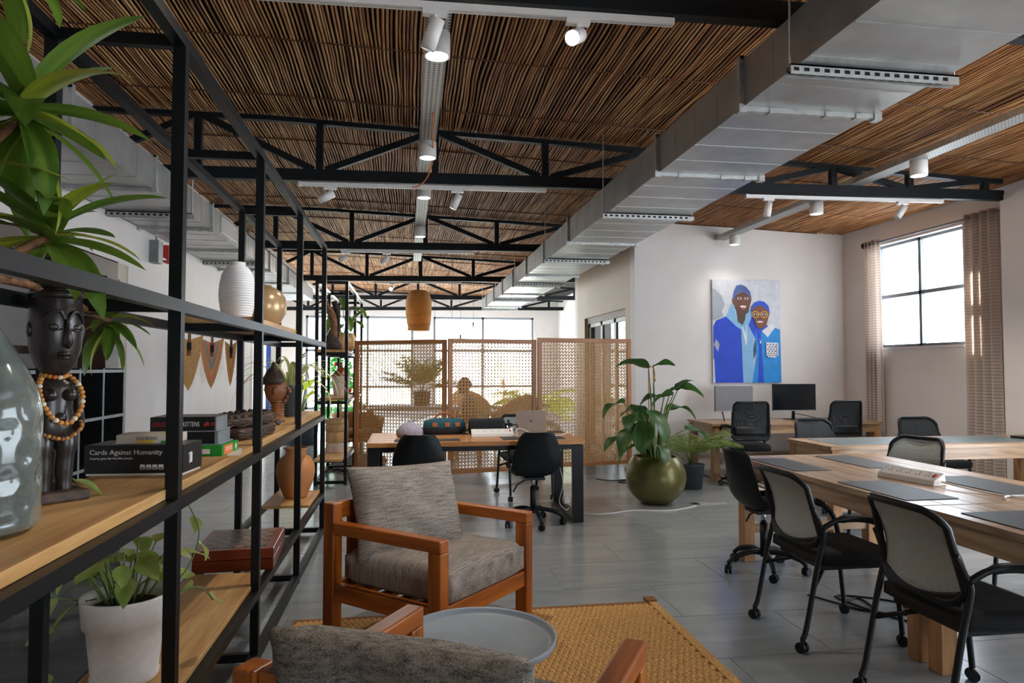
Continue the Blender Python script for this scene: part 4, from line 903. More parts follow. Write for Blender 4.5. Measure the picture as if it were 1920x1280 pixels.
# ------------------------------------------------------------------ things further along the shelves
t = thing('carved_bust', 'carved wooden head in profile with long ringed neck', 'bust', (-.88, 4.86, MZ), R(0))
MB().lathe([(0, 0), (.055, 0), (.058, .015), (.048, .03), (.04, .05), (.038, .14), (0, .145)], 24).build('neck', 'bust_wood', t)
for k in range(6): MB().tube([(.041 * math.cos(a), .041 * math.sin(a), .05 + .018 * k) for a in [2 * PI * i / 20 for i in range(20)]], .007, 6, closed=True).build('neck_ring', 'bust_wood', t)
hd = MB().lathe([(0, 0), (.03, .01), (.055, .05), (.066, .10), (.062, .14), (.045, .175), (.0, .19)], 24, (-.012, 0, .12), sx=1.15, sy=.85)
hd.tube([(.052, 0, .255), (.072, 0, .225), (.083, 0, .205), (.066, 0, .198)], [.006, .01, .012, .008], 8); hd.ball((.062, 0, .175), .014, 8, (.9, 1.2, .5)); hd.ball((.062, 0, .163), .013, 8, (.9, 1.2, .5)); hd.ball((.045, 0, .145), .02, 8)
for s in (-1, 1): hd.ball((-.01, s * .055, .215), .02, 8, (.8, .4, 1.4)); hd.ball((.05, s * .028, .232), .011, 8, (.6, 1, .6))
hd.build('head', 'bust_wood', t); MB().lathe([(.07, .0), (.066, .04), (.045, .09), (.02, .12), (.012, .15), (0, .155)], 20, (-.025, 0, .255), sx=1.1, sy=.88).build('headdress', 'dark_carved', t)
plain('pot_slate', (74, 82, 88), .6, var=.08)
t = thing('carved_ornament', 'small grey carved animal ornament beside the carved head', 'ornament', (-.83, 4.62, MZ)); MB().ball((0, 0, .018), .02, 10, (1, 1.8, .9)).build('body', 'pot_slate', t); MB().ball((0, -.04, .022), .012, 8).build('head', 'pot_slate', t)
t = thing('turned_wooden_jar', 'pale turned wooden jar of stacked drums on far low plank', 'jar', (-.905, 8.85, .339))
for k, (z, r, mt) in enumerate(((0, .108, 'pale_wash'), (.132, .112, 'pale_turned'), (.262, .114, 'pale_turned'), (.36, .116, 'pale_turned'))): MB().lathe([(0, 0), (r * .96, 0), (r, .012), (r, (.118, .118, .085, .05)[k]), (r * .95, (.13, .13, .097, .066)[k]), (0, (.13, .13, .097, .066)[k])], 32, (0, 0, z)).build('drum', mt, t)
t = thing('wooden_vase', 'whitewashed wooden vase with brown neck on far middle plank', 'vase', (-.86, 9.10, 1.034)); MB().lathe([(0, 0), (.085, 0), (.09, .01), (.125, .25), (.126, .262), (0, .27)], 10).build('body', 'pale_wash', t); MB().lathe([(.124, .262), (.11, .285), (.05, .35), (.026, .375), (.024, .43), (.03, .44), (0, .44)], 24).build('neck', 'bust_wood', t)
t = thing('driftwood_sculpture', 'twisted bark driftwood sculpture on the far upper plank', 'sculpture', (-.95, 8.80, 1.619))
MB().tube(smooth_path([(.0, 0, 0), (.02, 0, .12), (.03, .01, .28), (.01, 0, .42), (-.05, 0, .55), (-.09, 0, .66)], 5), [.09, .088, .08, .07, .06, .055, .05, .05, .048, .046, .045, .045, .046, .048, .05, .052, .05, .045, .04, .035, .032, .03, .028, .025, .02, .012], 10).build('trunk', 'bark', t)
MB().lathe([(0, 0), (.13, 0), (.12, .06), (.09, .14), (.05, .2), (0, .21)], 14, fn=lambda r, z, a: r * (1 + .2 * noise.noise((math.cos(a) * 2, math.sin(a) * 2, z * 9)))).build('root_foot', 'rug_dark', t); MB().tube(smooth_path([(.06, .01, .1), (.085, .02, .3), (.06, .03, .5), (.02, .03, .62)], 5), [.02] * 8 + [.035] * 8, 8).build('side_bark', 'rug_dark', t)
# ------------------------------------------------------------------ woven fans, alarm, switch box, banner on the left
m, n, l, b = base('fan_straw', .7); tc = n.new('ShaderNodeTexCoord'); wv = n.new('ShaderNodeTexWave'); wv.wave_type = 'RINGS'; wv.rings_direction = 'X'; wv.inputs['Scale'].default_value = 5.2
mp = n.new('ShaderNodeMapping'); mp.inputs['Location'].default_value = (0, 0, -.02); mp.inputs['Scale'].default_value = (1, 1, .55); l.new(tc.outputs['Object'], mp.inputs[0]); l.new(mp.outputs[0], wv.inputs['Vector'])
l.new(ramp(n, l, wv.outputs['Fac'], [(.0, lin((150, 60, 40))), (.25, lin((222, 150, 72))), (.5, lin((206, 120, 60))), (.7, lin((96, 96, 96))), (.85, lin((226, 178, 90)))]), b.inputs['Base Color'])
plain('straw_plain', (206, 156, 92), .7, var=.15, scale=60)
for i, (y, sc, tw) in enumerate(((8.2, 1.05, 0), (9.13, 1.0, 0), (10.26, .85, .3))):
    t = thing('woven_fan', ['woven straw fan nearest the shelf post on left wall', 'striped orange woven fan, middle one on the left wall', 'woven straw fan with dark handle, farthest on left wall'][i], 'fan', (LX + (.14, .135, .09)[i], y, 1.14), R(-52), 'woven fans hung on the left wall')
    W = (.16, .155, .085)[i]; base_p = [(0, -.50), (.26, -.43), (.55, -.30), (.80, -.14), (1, .06), (.5, .03), (0, 0), (-.5, .03), (-1, .06), (-.80, -.14), (-.55, -.30), (-.26, -.43)]
    cols = ['straw_plain', 'bead_orange', 'straw_plain', 'grey_card', 'bead_amber', 'bead_orange', 'red_print'] if i == 1 else ['straw_plain', 'straw_plain', 'bead_amber', 'straw_plain']
    for k, cm in enumerate(cols):
        f = 1 - .135 * k; bl = MB().prism([(x * W * f, .57 + z * f * 1.14) for x, z in base_p], 0, .010 + .0015 * k).build('blade' if k == 0 else 'woven_stripe', cm, t); bl.rotation_euler = (R(90), 0, R(90))
    MB().cyl((.02, 0, .40), (.02, 0, .76), .020, .015, 10).build('handle', 'bark' if i < 2 else 'dark_carved', t); MB().cyl((.02, 0, .46), (.02, 0, .55), .023, n=10).build('handle_wrap', 'black_soft', t)
t = thing('fire_alarm_box', 'red fire alarm box high on left wall under the duct', 'alarm', (LX, 7.80, 2.62)); MB().bb(0, .07, -.09, .09, -.09, .09).build('box', 'paint_red', t, bev=.006); MB().cyl((.07, 0, 0), (.085, 0, 0), .05, n=18).build('disc', 'red_print', t)
t = thing('switch_box', 'grey electrical box beside the red alarm on left wall', 'box', (LX, 7.42, 2.60)); MB().bb(0, .09, -.07, .07, -.13, .10).build('case', 'grey_card', t, bev=.006); MB().cyl((.045, 0, .1), (.045, 0, .30), .012, n=8).build('conduit', 'galv_rough', t); MB().cyl((.045, .07, -.05), (.045, .3, -.05), .012, n=8).build('conduit', 'galv_rough', t)
t = thing('banner', 'blue and white standing banner beyond the shelf unit', 'banner', (-2.44, 13.0, 0)); MB().bb(-.13, .13, -.04, .04, 0, .06).build('base', 'galv_rough', t); MB().bb(-.12, .12, -.004, .004, .06, 1.85).build('print', 'paint_white', t); MB().bb(-.12, -.04, -.008, -.004, .5, 1.85).build('blue_stripe', 'blue_print', t); MB().bb(-.02, .1, -.008, -.004, .9, 1.1).build('red_stripe', 'red_print', t)
# ================================================================== THINGS ON DESKS
def pad(label, x0, x1, y0, y1, z=.75, g='dark desk pads on the tables'):
    t = thing('desk_pad', label, 'desk pad', ((x0 + x1) / 2, (y0 + y1) / 2, z), 0, g); MB().prism(rr_poly(x1 - x0, y1 - y0, .008), 0, .004).build('pad', 'pad_dark', t)
plain('pad_dark', (40, 46, 50), .5, var=.06, scale=90)
pad('dark desk pad at the far left corner of long table', 2.43, 2.68, 4.03, 4.62); pad('dark desk pad at the far right corner of long table', 2.98, 3.24, 4.08, 4.68); pad('dark desk pad before the power strip on long table', 2.44, 2.735, 3.07, 3.62); pad('dark desk pad behind the power strip cable', 3.06, 3.36, 3.12, 3.70); pad('dark desk pad on the nearest table, at right image edge', 2.47, 2.83, 2.2, 2.77)
pad('dark desk pad before the left swivel chair on the desk', -.12, .47, 6.14, 6.32); pad('dark desk pad before the right swivel chair on the desk', .86, 1.44, 6.16, 6.40); pad('dark pad under the blue bag on the desk', .05, .55, 6.72, 6.92); pad('small dark pad right of the laptop on the desk', 1.42, 1.56, 6.75, 6.92)
# power strips
def strip(label, loc, rz, L, n_sock, tilt):
    t = thing('power_strip', label, 'power strip', loc, rz, 'white power strips')
    MB().add([(-L / 2, -.05, 0), (L / 2, -.05, 0), (L / 2, .05, 0), (-L / 2, .05, 0), (-L / 2, -.042, .03), (L / 2, -.042, .03), (L / 2, .035, .07), (-L / 2, .035, .07)], [(0, 3, 2, 1), (4, 5, 6, 7), (0, 1, 5, 4), (1, 2, 6, 5), (2, 3, 7, 6), (3, 0, 4, 7)]).build('body', 'white_plastic', t, bev=.005)
    a = math.atan2(.04, .077)
    for k in range(n_sock):
        x = -L / 2 + .06 + k * (L - .13) / (n_sock - 1); s = MB()
        for dx, dy in ((0, .016), (-.010, -.008), (.010, -.008)): s.bb(dx - .0022, dx + .0022, dy - .004, dy + .004, 0, .0012)
        s.build('socket', 'black_card', t, (x, -.003, .0506), (a, 0, 0))
    MB().bb(-.008, .008, -.012, .012, 0, .005).build('switch', 'paint_red', t, (L / 2 - .03, -.003, .0506), (a, 0, 0)); 
    for k in range(4): MB().bb(-.004, .004, -.002, .002, 0, .001).build('usb_port', 'black_card', t, (-L / 2 + .018, -.03 + .018 * k, .037 + .0093 * k), (a, 0, 0))
    return t
strip('white power strip with red switch on the long table', (2.89, 3.60, .75), R(-80), .38, 5, 0)
strip('white power strip with red switch on the desk', (.80, 6.50, .75), R(-1), .40, 5, 0)
def cord(name, label, pts, r, mat, cat='cable'):
    return tag(MB().tube(smooth_path(pts, 6), r, 6).build(name, mat), label, cat)
cord('white_cord', 'white cord curling from the power strip over the long table', [(2.925, 3.405, .775), (2.935, 3.32, .77), (2.98, 3.16, .758), (3.06, 3.02, .757), (3.19, 2.94, .757), (3.20, 3.00, .764), (3.10, 3.07, .757), (2.99, 3.06, .757), (2.93, 3.0, .757)], .005, 'white_plastic')
cord('white_cord', 'white cord running from desk power strip past the laptop', [(1.0, 6.49, .775), (1.03, 6.40, .756), (1.05, 6.62, .80), (1.12, 6.65, .80), (1.22, 6.44, .757), (1.42, 6.42, .757), (1.52, 6.56, .757), (1.58, 6.62, .75), (1.575, 6.62, .60)], .0045, 'white_plastic')
cord('white_cord', 'white cords hanging beside the right desk leg', [(1.46, 6.45, .66), (1.43, 6.40, .5), (1.47, 6.42, .3), (1.44, 6.45, .12), (1.5, 6.42, .05), (1.545, 6.5, .05)], .004, 'white_plastic')
cord('white_cord', 'white cord lying on the floor between desk and big pot', [(1.60, 6.45, .005), (1.85, 6.38, .005), (2.2, 6.50, .005), (2.55, 6.44, .005), (2.9, 6.62, .005)], .006, 'white_plastic')
cord('black_cord', 'black cord coiled on the floor behind the big pot', [(2.35, 8.4, .005), (2.5, 8.25, .005), (2.75, 8.3, .005), (2.55, 8.12, .005), (2.8, 8.05, .005), (2.95, 8.2, .005)], .006, 'black_plastic')
cord('black_cord', 'tangled black cables on the floor under the mesh chairs', [(2.45, 3.95, .005), (2.65, 3.62, .005), (2.72, 3.85, .006), (2.55, 3.72, .008), (2.8, 3.55, .005), (2.9, 3.75, .005), (2.6, 3.9, .005), (2.75, 3.45, .005), (3.0, 3.4, .005)], .006, 'black_plastic')
cord('grey_cord', 'thin grey cable hanging below the nearest table', [(3.1, 2.7, .70), (3.12, 2.72, .45), (3.08, 2.7, .2), (3.15, 2.74, .02)], .006, 'grey_card')
cord('black_cord', 'black monitor cable on the wall desk', [(5.1, 8.5, .80), (5.3, 8.55, .76), (5.5, 8.5, .717), (5.65, 8.55, .717)], .005, 'black_plastic')
t = thing('power_adapter', 'white power adapter hanging on the right leg of the desk', 'adapter', (1.56, 6.68, .06)); MB().bb(-.03, .03, -.04, .04, 0, .06).build('brick', 'white_plastic', t, bev=.008); MB().cyl((0, -.02, .06), (0, -.02, .075), .008, n=8).build('plug', 'white_plastic', t)
t = thing('floor_box', 'open metal floor socket box beside the big pot', 'floor box', (2.98, 6.72, 0), R(4)); MB().bb(-.10, .10, -.06, .06, .0005, .006).build('plate', 'galv_rough', t); MB().bb(-.09, -.01, -.05, .05, .006, .0075).build('opening', 'black_card', t); MB().bb(.10, .3, -.05, .03, .0005, .003).build('lid', 'galv_rough', t)
# laptop
plain('alu', (176, 160, 146), .35, .5, var=.02)
t = thing('laptop', 'open silver laptop seen from behind on the desk', 'laptop', (1.22, 6.66, .75), R(180 - 3))
MB().prism(rr_poly(.31, .215, .012), 0, .012).build('base', 'alu', t); ld = MB().prism(rr_poly(.31, .215, .012), 0, .006).build('lid', 'alu', t); ld.location = (0, -.105 - .012, .118); ld.rotation_euler = (R(83), 0, 0)
apple = [(.009 * math.cos(a) * (1 - .25 * max(0, math.cos(a - .1)) ** 12), .010 * math.sin(a) * (1 - .12 * max(0, math.sin(a)) ** 8)) for a in [2 * PI * i / 28 for i in range(28)]]
lg = MB().prism(apple, 0, .0006); lg.prism([(0, .0105), (.004, .012), (.005, .017), (.001, .015)], 0, .0006); lg.build('fruit_logo', 'black_card', ld, (0, .0, -.0007))
# bags on the desk
plain('teal_cloth', (28, 82, 96), .8, var=.12, scale=60, bmp=.2); plain('tan_leather', (170, 96, 52), .5, var=.1); plain('mauve_cloth', (164, 158, 172), .85, var=.08, scale=30)
t = thing('weekend_bag', 'teal canvas bag with tan leather tabs on the desk', 'bag', (.36, 6.80, .754), R(2))
MB().lathe([(0, 0), (.95, 0), (1, .02), (1, .09), (.94, .13), (.6, .15), (0, .152)], 32, sx=.21, sy=.085).build('body', 'teal_cloth', t); MB().lathe([(0, 0), (.98, 0), (1.02, .02), (1.02, .06), (.98, .066), (0, .066)], 32, sx=.212, sy=.088).build('black_base', 'black_soft', t)
MB().tube(smooth_path([(-.10, 0, .145), (-.06, 0, .19), (0, 0, .205), (.06, 0, .19), (.10, 0, .145)], 4), .009, 8).build('handle', 'tan_leather', t)
for x in (-.1, .02, .12): MB().box((x, -.088, .095), (.05, .012, .04)).build('leather_tab', 'tan_leather', t, bev=.004)
t = thing('drawstring_pouch', 'grey mauve drawstring pouch at the left end of desk', 'pouch', (.02, 6.60, .75)); MB().lathe([(0, 0), (.11, 0), (.128, .02), (.125, .06), (.095, .105), (.04, .135), (.015, .14), (.022, .155), (0, .155)], 36, sy=.8, fn=lambda r, z, a: r * (1 + .03 * math.sin(a * 14) * min(1, z * 9))).build('body', 'mauve_cloth', t); MB().tube([(.017 * math.cos(a), .015 * math.sin(a), .14) for a in [2 * PI * i / 12 for i in range(12)]], .004, 5, closed=True).build('drawstring', 'mauve_cloth', t)
t = thing('toiletry_bag', 'black rounded bag beside the desk power strip', 'bag', (.77, 6.72, .75), R(-2)); cushion('body', 'black_soft', t, .36, .15, .16, (0, 0, .075), (0, 0, 0), .1, .004, 3); MB().tube(smooth_path([(-.17, -.01, .06), (-.21, -.02, .03), (-.23, -.04, .012), (-.18, -.05, .012)], 4), .008, 6).build('strap', 'black_soft', t); MB().tube([(-.15, 0, .147), (0, 0, .158), (.15, 0, .147)], .004, 5).build('zip', 'grey_card', t)
t = thing('glass_teapot', 'small dark metal and glass pot behind the power strip', 'pot', (.99, 6.74, .75)); MB().lathe([(0, 0), (.055, 0), (.06, .02), (.055, .06), (.045, .085), (0, .09)], 20).build('body', 'chrome', t); MB().lathe([(.047, .085), (.044, .1), (.012, .112), (.01, .125), (.016, .132), (0, .14)], 16).build('lid', 'black_plastic', t); MB().tube(smooth_path([(-.05, 0, .03), (-.09, 0, .05), (-.10, 0, .08)], 4), .008, 6).build('spout', 'black_plastic', t); MB().tube(smooth_path([(.05, 0, .03), (.09, 0, .05), (.08, 0, .09), (.04, 0, .08)], 4), .006, 6).build('handle', 'black_plastic', t)
# monitors
plain('screen_dark', (16, 24, 30), .16, var=.05); plain('screen_pale', (120, 120, 124), .45, var=.03)
def monitor(label, loc, rz, W, H, scr, stand):
    t = thing('monitor', label, 'monitor', loc, rz, 'computer monitors on the wall desk')
    MB().bb(-W / 2, W / 2, -.012, .02, .115, .115 + H).build('case', 'grey_card' if scr == 'screen_pale' else 'black_plastic', t, bev=.003); MB().bb(-W / 2 + .006, W / 2 - .006, -.0145, -.012, .13, .115 + H - .006).build('screen', scr, t); MB().bb(-W / 2, W / 2, -.016, -.012, .115, .128).build('lower_bezel', 'edge_grey', t)
    MB().bar((0, .03, .0), (.0, .02, .2), .04, .015).build('stand_arm', 'black_plastic', t)
    if stand: MB().bb(-.12, .12, -.08, .08, 0, .008).build('stand_foot', 'black_plastic', t)
    else:
        for s in (-1, 1): MB().bar((s * .19, -.10, .004), (s * .155, .03, .12), .012, .012).build('stand_leg', 'black_plastic', t)
monitor('pale screened monitor on the left of the wall desk', (4.26, 8.50, .71), R(2), .54, .335, 'screen_pale', False)
monitor('large dark monitor on the right of the wall desk', (5.12, 8.50, .71), R(-1), .61, .36, 'screen_dark', True)
t = thing('keyboard', 'slim blue black keyboard before the left monitor', 'keyboard', (4.30, 8.22, .71)); MB().prism(rr_poly(.3, .11, .01), 0, .012).build('base', 'black_plastic', t)
for q in range(4): MB().bb(-.14, .14, -.045 + .024 * q, -.027 + .024 * q, .012, .016).build('key_row', 'grey_card', t)
t = thing('notebook', 'closed black notebook at right end of inset top table', 'notebook', (5.66, 5.55, .7525), R(6)); MB().bb(-.1, .1, -.08, .08, 0, .022).build('cover', 'black_card', t, bev=.003); MB().bb(-.09, .098, -.078, .074, .004, .018).build('pages', 'white_card', t)
# ================================================================== PAINTING
t = thing('portrait_painting', 'large canvas portrait of two smiling people in blue jackets', 'painting', (4.702, PY - .035, 1.912))
CW, CH = 1.02, 1.44
pc = {'canvas_white': (214, 216, 222), 'p_grey': (170, 176, 184), 'p_blue': (20, 70, 205), 'p_sky': (134, 186, 226), 'p_cyan': (20, 142, 222), 'p_skin': (112, 66, 46), 'p_skin2': (122, 72, 52), 'p_beard': (84, 62, 52), 'p_hat': (80, 104, 166), 'p_royal': (24, 84, 210), 'p_white': (232, 232, 236), 'p_gold': (226, 170, 70), 'p_lip': (176, 82, 56), 'p_dark': (36, 26, 24), 'p_navy': (58, 74, 110)}
for k, c in pc.items(): plain(k, c, .6, var=.07 if k in ('p_blue', 'p_cyan', 'canvas_white') else .03, scale=9)
MB().bb(-CW / 2, CW / 2, 0, .034, -CH / 2, CH / 2).build('canvas', 'canvas_white', t)
# points given on the 931 x 1280 close view of the canvas
def cp(x, y): return ((x - 460) / 755 * CW, -((y - 650) / 1125) * CH)
lay = [0]
def paint(name, mat, pts, sm=True):
    P = [cp(*p) for p in pts]
    P = [(max(-CW / 2, min(CW / 2, x)), max(-CH / 2, min(CH / 2, z))) for x, z in P]
    lay[0] += 1; d = .0004 * lay[0]
    o = MB().prism(P, 0, .0012).build(name, mat, t); o.rotation_euler = (R(90), 0, 0); o.location = (0, -d + .0011, 0); return o
def oval(cx, cy, rx, ry, n=20): return [(cx + rx * math.cos(2 * PI * i / n), cy + ry * math.sin(2 * PI * i / n)) for i in range(n)]
paint('painted_shadow', 'p_grey', [(78, 190), (105, 185), (150, 225), (185, 265), (220, 355), (185, 440), (205, 490), (78, 540)])
paint('painted_jacket', 'p_blue', [(88, 600), (120, 535), (235, 488), (330, 580), (395, 630), (412, 1215), (105, 1215), (88, 960)])
paint('painted_patch', 'p_grey', [(118, 735), (155, 790), (140, 875), (93, 800)]); paint('painted_edge', 'canvas_white', [(82, 940), (96, 960), (106, 1215), (82, 1215)])
paint('painted_sleeve', 'p_blue', [(470, 570), (510, 480), (620, 560), (560, 760), (535, 700)])
paint('painted_hoodie', 'p_sky', [(230, 490), (290, 345), (325, 390), (345, 500), (410, 585), (450, 470), (505, 400), (515, 480), (475, 590), (535, 700), (525, 1215), (412, 1215), (395, 630), (345, 600)])
paint('painted_gap', 'p_navy', [(548, 740), (525, 850), (530, 960), (560, 880), (560, 760)])
paint('painted_coat', 'p_cyan', [(548, 640), (610, 660), (640, 640), (690, 705), (775, 610), (828, 630), (845, 1215), (512, 1215), (560, 900)])
paint('painted_shirt', 'p_blue', [(545, 610), (690, 580), (695, 600), (612, 670), (640, 1215), (575, 1215), (590, 800)])
paint('painted_collar', 'p_white', [(622, 645), (735, 565), (780, 590), (690, 712)])
paint('painted_drawstring', 'p_white', [(403, 605), (412, 600), (450, 700), (445, 575), (455, 575), (458, 760), (446, 815), (436, 760)])
paint('painted_neck', 'p_beard', [(345, 430), (450, 440), (440, 520), (410, 585), (360, 545)]); 
paint('painted_face', 'p_skin', [(298, 310), (345, 250), (420, 215), (480, 255), (512, 300), (500, 350), (480, 420), (430, 465), (360, 440), (325, 370), (305, 345)])
paint('painted_beard', 'p_beard', [(322, 375), (370, 395), (420, 360), (470, 385), (492, 370), (478, 440), (430, 480), (360, 460)])
paint('painted_hat', 'p_hat', [(297, 310), (318, 215), (350, 150), (400, 136), (445, 155), (500, 215), (515, 300), (480, 250), (410, 215), (345, 245), (325, 290)])
for x in range(330, 505, 22): paint('painted_rib', 'p_navy', [(x, 235), (x + 4, 235), (x * .72 + 115, 160), (x * .72 + 112, 160)])
for x in (378, 455):
    paint('painted_eye', 'p_white', oval(x, 290, 22, 14)); paint('painted_pupil', 'p_dark', oval(x, 290, 11, 12)); paint('painted_brow', 'p_dark', [(x - 30, 262), (x, 250), (x + 30, 262), (x, 257)])
paint('painted_nose', 'p_skin2', [(405, 280), (425, 280), (440, 338), (420, 350), (390, 338)]); paint('painted_mouth', 'p_lip', [(375, 372), (415, 366), (455, 372), (445, 405), (418, 420), (390, 405)]); paint('painted_teeth', 'p_white', [(378, 373), (415, 367), (453, 373), (440, 390), (392, 390)])
paint('painted_face', 'p_skin2', [(512, 420), (535, 380), (600, 360), (670, 375), (700, 410), (710, 450), (690, 520), (670, 590), (605, 625), (555, 590), (530, 500)])
paint('painted_cap', 'p_royal', [(502, 440), (510, 380), (550, 330), (600, 312), (655, 325), (700, 370), (712, 435), (690, 425), (650, 375), (590, 365), (535, 385)])
for x in (553, 648):
    paint('painted_spectacle', 'p_gold', oval(x, 465, 43, 38)); paint('painted_lens', 'p_skin', oval(x, 465, 34, 29)); paint('painted_eye', 'p_white', oval(x, 463, 22, 12)); paint('painted_pupil', 'p_dark', oval(x, 463, 11, 11))
paint('painted_bridge', 'p_gold', [(590, 452), (612, 452), (612, 460), (590, 460)]); paint('painted_nose', 'p_skin', [(590, 480), (608, 480), (625, 520), (600, 530), (578, 520)])
paint('painted_mouth', 'p_lip', [(558, 540), (600, 535), (640, 540), (630, 562), (600, 572), (570, 562)]); paint('painted_teeth', 'p_white', [(560, 541), (600, 536), (638, 541), (622, 552), (578, 552)])
paint('painted_pocket', 'p_white', [(665, 770), (798, 775), (800, 910), (770, 938), (690, 935), (665, 910)])
for r_ in range(6):
    for c_ in range(4): paint('painted_dot', 'p_navy', oval(682 + c_ * 32 + (16 if r_ % 2 else 0) * (c_ < 3), 795 + r_ * 24, 7, 8, 7))
paint('painted_pendant', 'p_white', oval(598, 772, 9, 12)); paint('painted_chain', 'p_white', [(582, 735), (586, 733), (598, 760), (612, 733), (615, 735), (599, 768)])
# ================================================================== PLANTS
def leaf_mesh(L, W, droop, fold=.25, n=8, shape='lance', wave=0.0):
    mb = MB(); V = []; y = 0; z = 0; a = 0.0
    for i in range(n + 1):
        f = i / n
        if shape == 'lance': wd = W * (math.sin(PI * min(1, f * .82 + .16)) ** .8 if f < 1 else 0) * (1 if f < .999 else 0)
        elif shape == 'strap': wd = W * min(1, f * 6 + .5) * (1 - f ** 4)
        elif shape == 'heart': wd = W * (math.sqrt(max(0, 1 - (1 - f * 1.9) ** 2)) * .95 + .05 if f < .4 else (1 - ((f - .4) / .6) ** 1.35) * .98 + .0)
        else: wd = W * math.sin(PI * (f * .92 + .06)) ** .7 if f < 1 else 0
        wv_ = wave * math.sin(f * 9)
        V += [(-wd, y, z + fold * wd + wv_), (-wd * .5, y, z + fold * .45 * wd), (0, y, z), (wd * .5, y, z + fold * .45 * wd), (wd, y, z + fold * wd - wv_)]
        st = L / n; a = -droop * f; y += st * math.cos(a); z += st * math.sin(a)
    F = []
    for i in range(n):
        for j in range(4): q = i * 5 + j; F.append((q, q + 1, q + 6, q + 5))
    mb.add(V, F, True); return mb.mesh('leaf')
def leafset(mat, specs):
    out = []
    for s in specs: me = leaf_mesh(*s[:5], **(s[5] if len(s) > 5 else {})); me.materials.append(MATS[mat]); out.append(me)
    return out
def put_leaf(me, parent, p, az, el, roll=0, sc=1):
    o = bpy.data.objects.new('leaf', me); COL.objects.link(o); o.parent = parent; o.rotation_mode = 'YXZ'; o.location = p; o.rotation_euler = (el, roll, az - PI / 2); o.scale = (sc, sc, sc); return o
rng = random.Random(11)
# dracaena at the left edge
DR = leafset('leaf_dracaena', [(.29, .034, .7, .2, 9), (.25, .032, .35, .22, 8), (.31, .036, 1.0, .2, 10)]) + leafset('leaf_dracaena_lime', [(.28, .037, .8, .2, 9)])
t = thing('dracaena_plant', 'large dracaena plant with long glossy leaves at the left edge', 'plant', (-1.00, 1.50, MZ))
O = Vector(t.location)
MB().lathe([(0, 0), (.07, 0), (.085, .14), (.09, .15), (.082, .15), (.078, .13), (0, .13)], 24, (-.02, -.28, 0)).build('pot', 'clay', t)
heads = [(-.88, 1.72, 2.00, 1.15, 22, 0), (-.86, 1.80, 1.73, .95, 18, 1), (-.955, 2.37, 1.56, .62, 20, 2), (-.96, 1.60, 1.82, 1.0, 12, 3), (-.92, 1.72, 2.34, .8, 10, 4), (-.985, 2.05, 1.76, .7, 8, 5)]
for (x, y, z, sc, nl, hid) in heads:
    h = Vector((x, y, z)) - O
    b0 = Vector((-.02, -.28, .13))
    mid = (b0 + h) / 2 + Vector((-.04, 0, .06 if z > 1.6 else .25))
    MB().tube(smooth_path([b0, mid, h], 6), .011, 7).build('stem', 'bark', t)
    for k in range(nl):
        az = 2.399 * k + hid; f = k / nl; el = R(60) - R(125 if hid != 1 else 85) * f + rng.uniform(-.15, .15)
        put_leaf(DR[(k * 3 + hid) % 4], t, h + Vector((0, 0, .03 - .06 * f)), az, el, rng.uniform(-.3, .3), sc * rng.uniform(.8, 1.05))
# pothos in the white pot
PO = leafset('leaf_pothos', [(.115, .038, .7, .2, 7, {'shape': 'heart'}), (.10, .034, 1.0, .25, 7, {'shape': 'heart'}), (.085, .03, .5, .2, 7, {'shape': 'heart'})])
t = thing('potted_pothos', 'variegated pothos in a white ribbed pot on the low shelf', 'plant', (-.93, 2.49, LZ))
plain('white_pot', (228, 220, 212), .5, var=.03, scale=40)
MB().lathe([(0, 0), (.098, 0), (.102, .008), (.104, .02), (.100, .022), (.117, .185), (.128, .188), (.136, .275), (.137, .28), (.130, .281), (.124, .26), (.118, .24), (0, .238)], 72, fn=lambda r, z, a: r * (1 + .004 * math.sin(a * 36))).build('pot', 'white_pot', t)
MB().lathe([(.118, .238), (.08, .25), (0, .255)], 24).build('soil', 'soil', t)
for k in range(26):
    a = 2.399 * k; r = .10 * math.sqrt((k + .5) / 26); h = rng.uniform(.07, .20); q = Vector((math.cos(a), math.sin(a), 0))
    p0 = q * r * .6 + Vector((0, 0, .25)); p1 = q * (r + .09 * rng.random()) + Vector((0, 0, .25 + h))
    MB().tube([p0, (p0 + p1) / 2 + Vector((0, 0, .02)), p1], .0028, 5).build('stem', 'stem_green', t); put_leaf(PO[k % 3], t, p1, a + rng.uniform(-.6, .6), R(rng.uniform(-45, 25)), rng.uniform(-.5, .5))
for vine in ([(-.10, .02, .26), (-.17, .0, .24), (-.22, -.02, .16), (-.245, -.02, .08), (-.25, 0, .03)], [(.10, -.02, .26), (.17, .05, .33), (.20, .10, .44), (.17, .12, .52), (.13, .10, .60)], [(.12, .02, .26), (.20, .1, .26), (.24, .14, .20)], [(-.06, .05, .26), (-.09, .0, .40), (-.06, -.04, .55), (-.035, -.25, .66), (-.02, -.35, .72)], [(-.12, 0, .26), (-.2, -.06, .3), (-.24, -.08, .38)]):
    P = smooth_path(vine, 5); MB().tube(P, .003, 5).build('vine', 'stem_green', t)
    for k, p in enumerate(P[4::5]): put_leaf(PO[k % 3], t, p, rng.uniform(0, 6.28), R(rng.uniform(-60, 10)), rng.uniform(-.6, .6), .9)
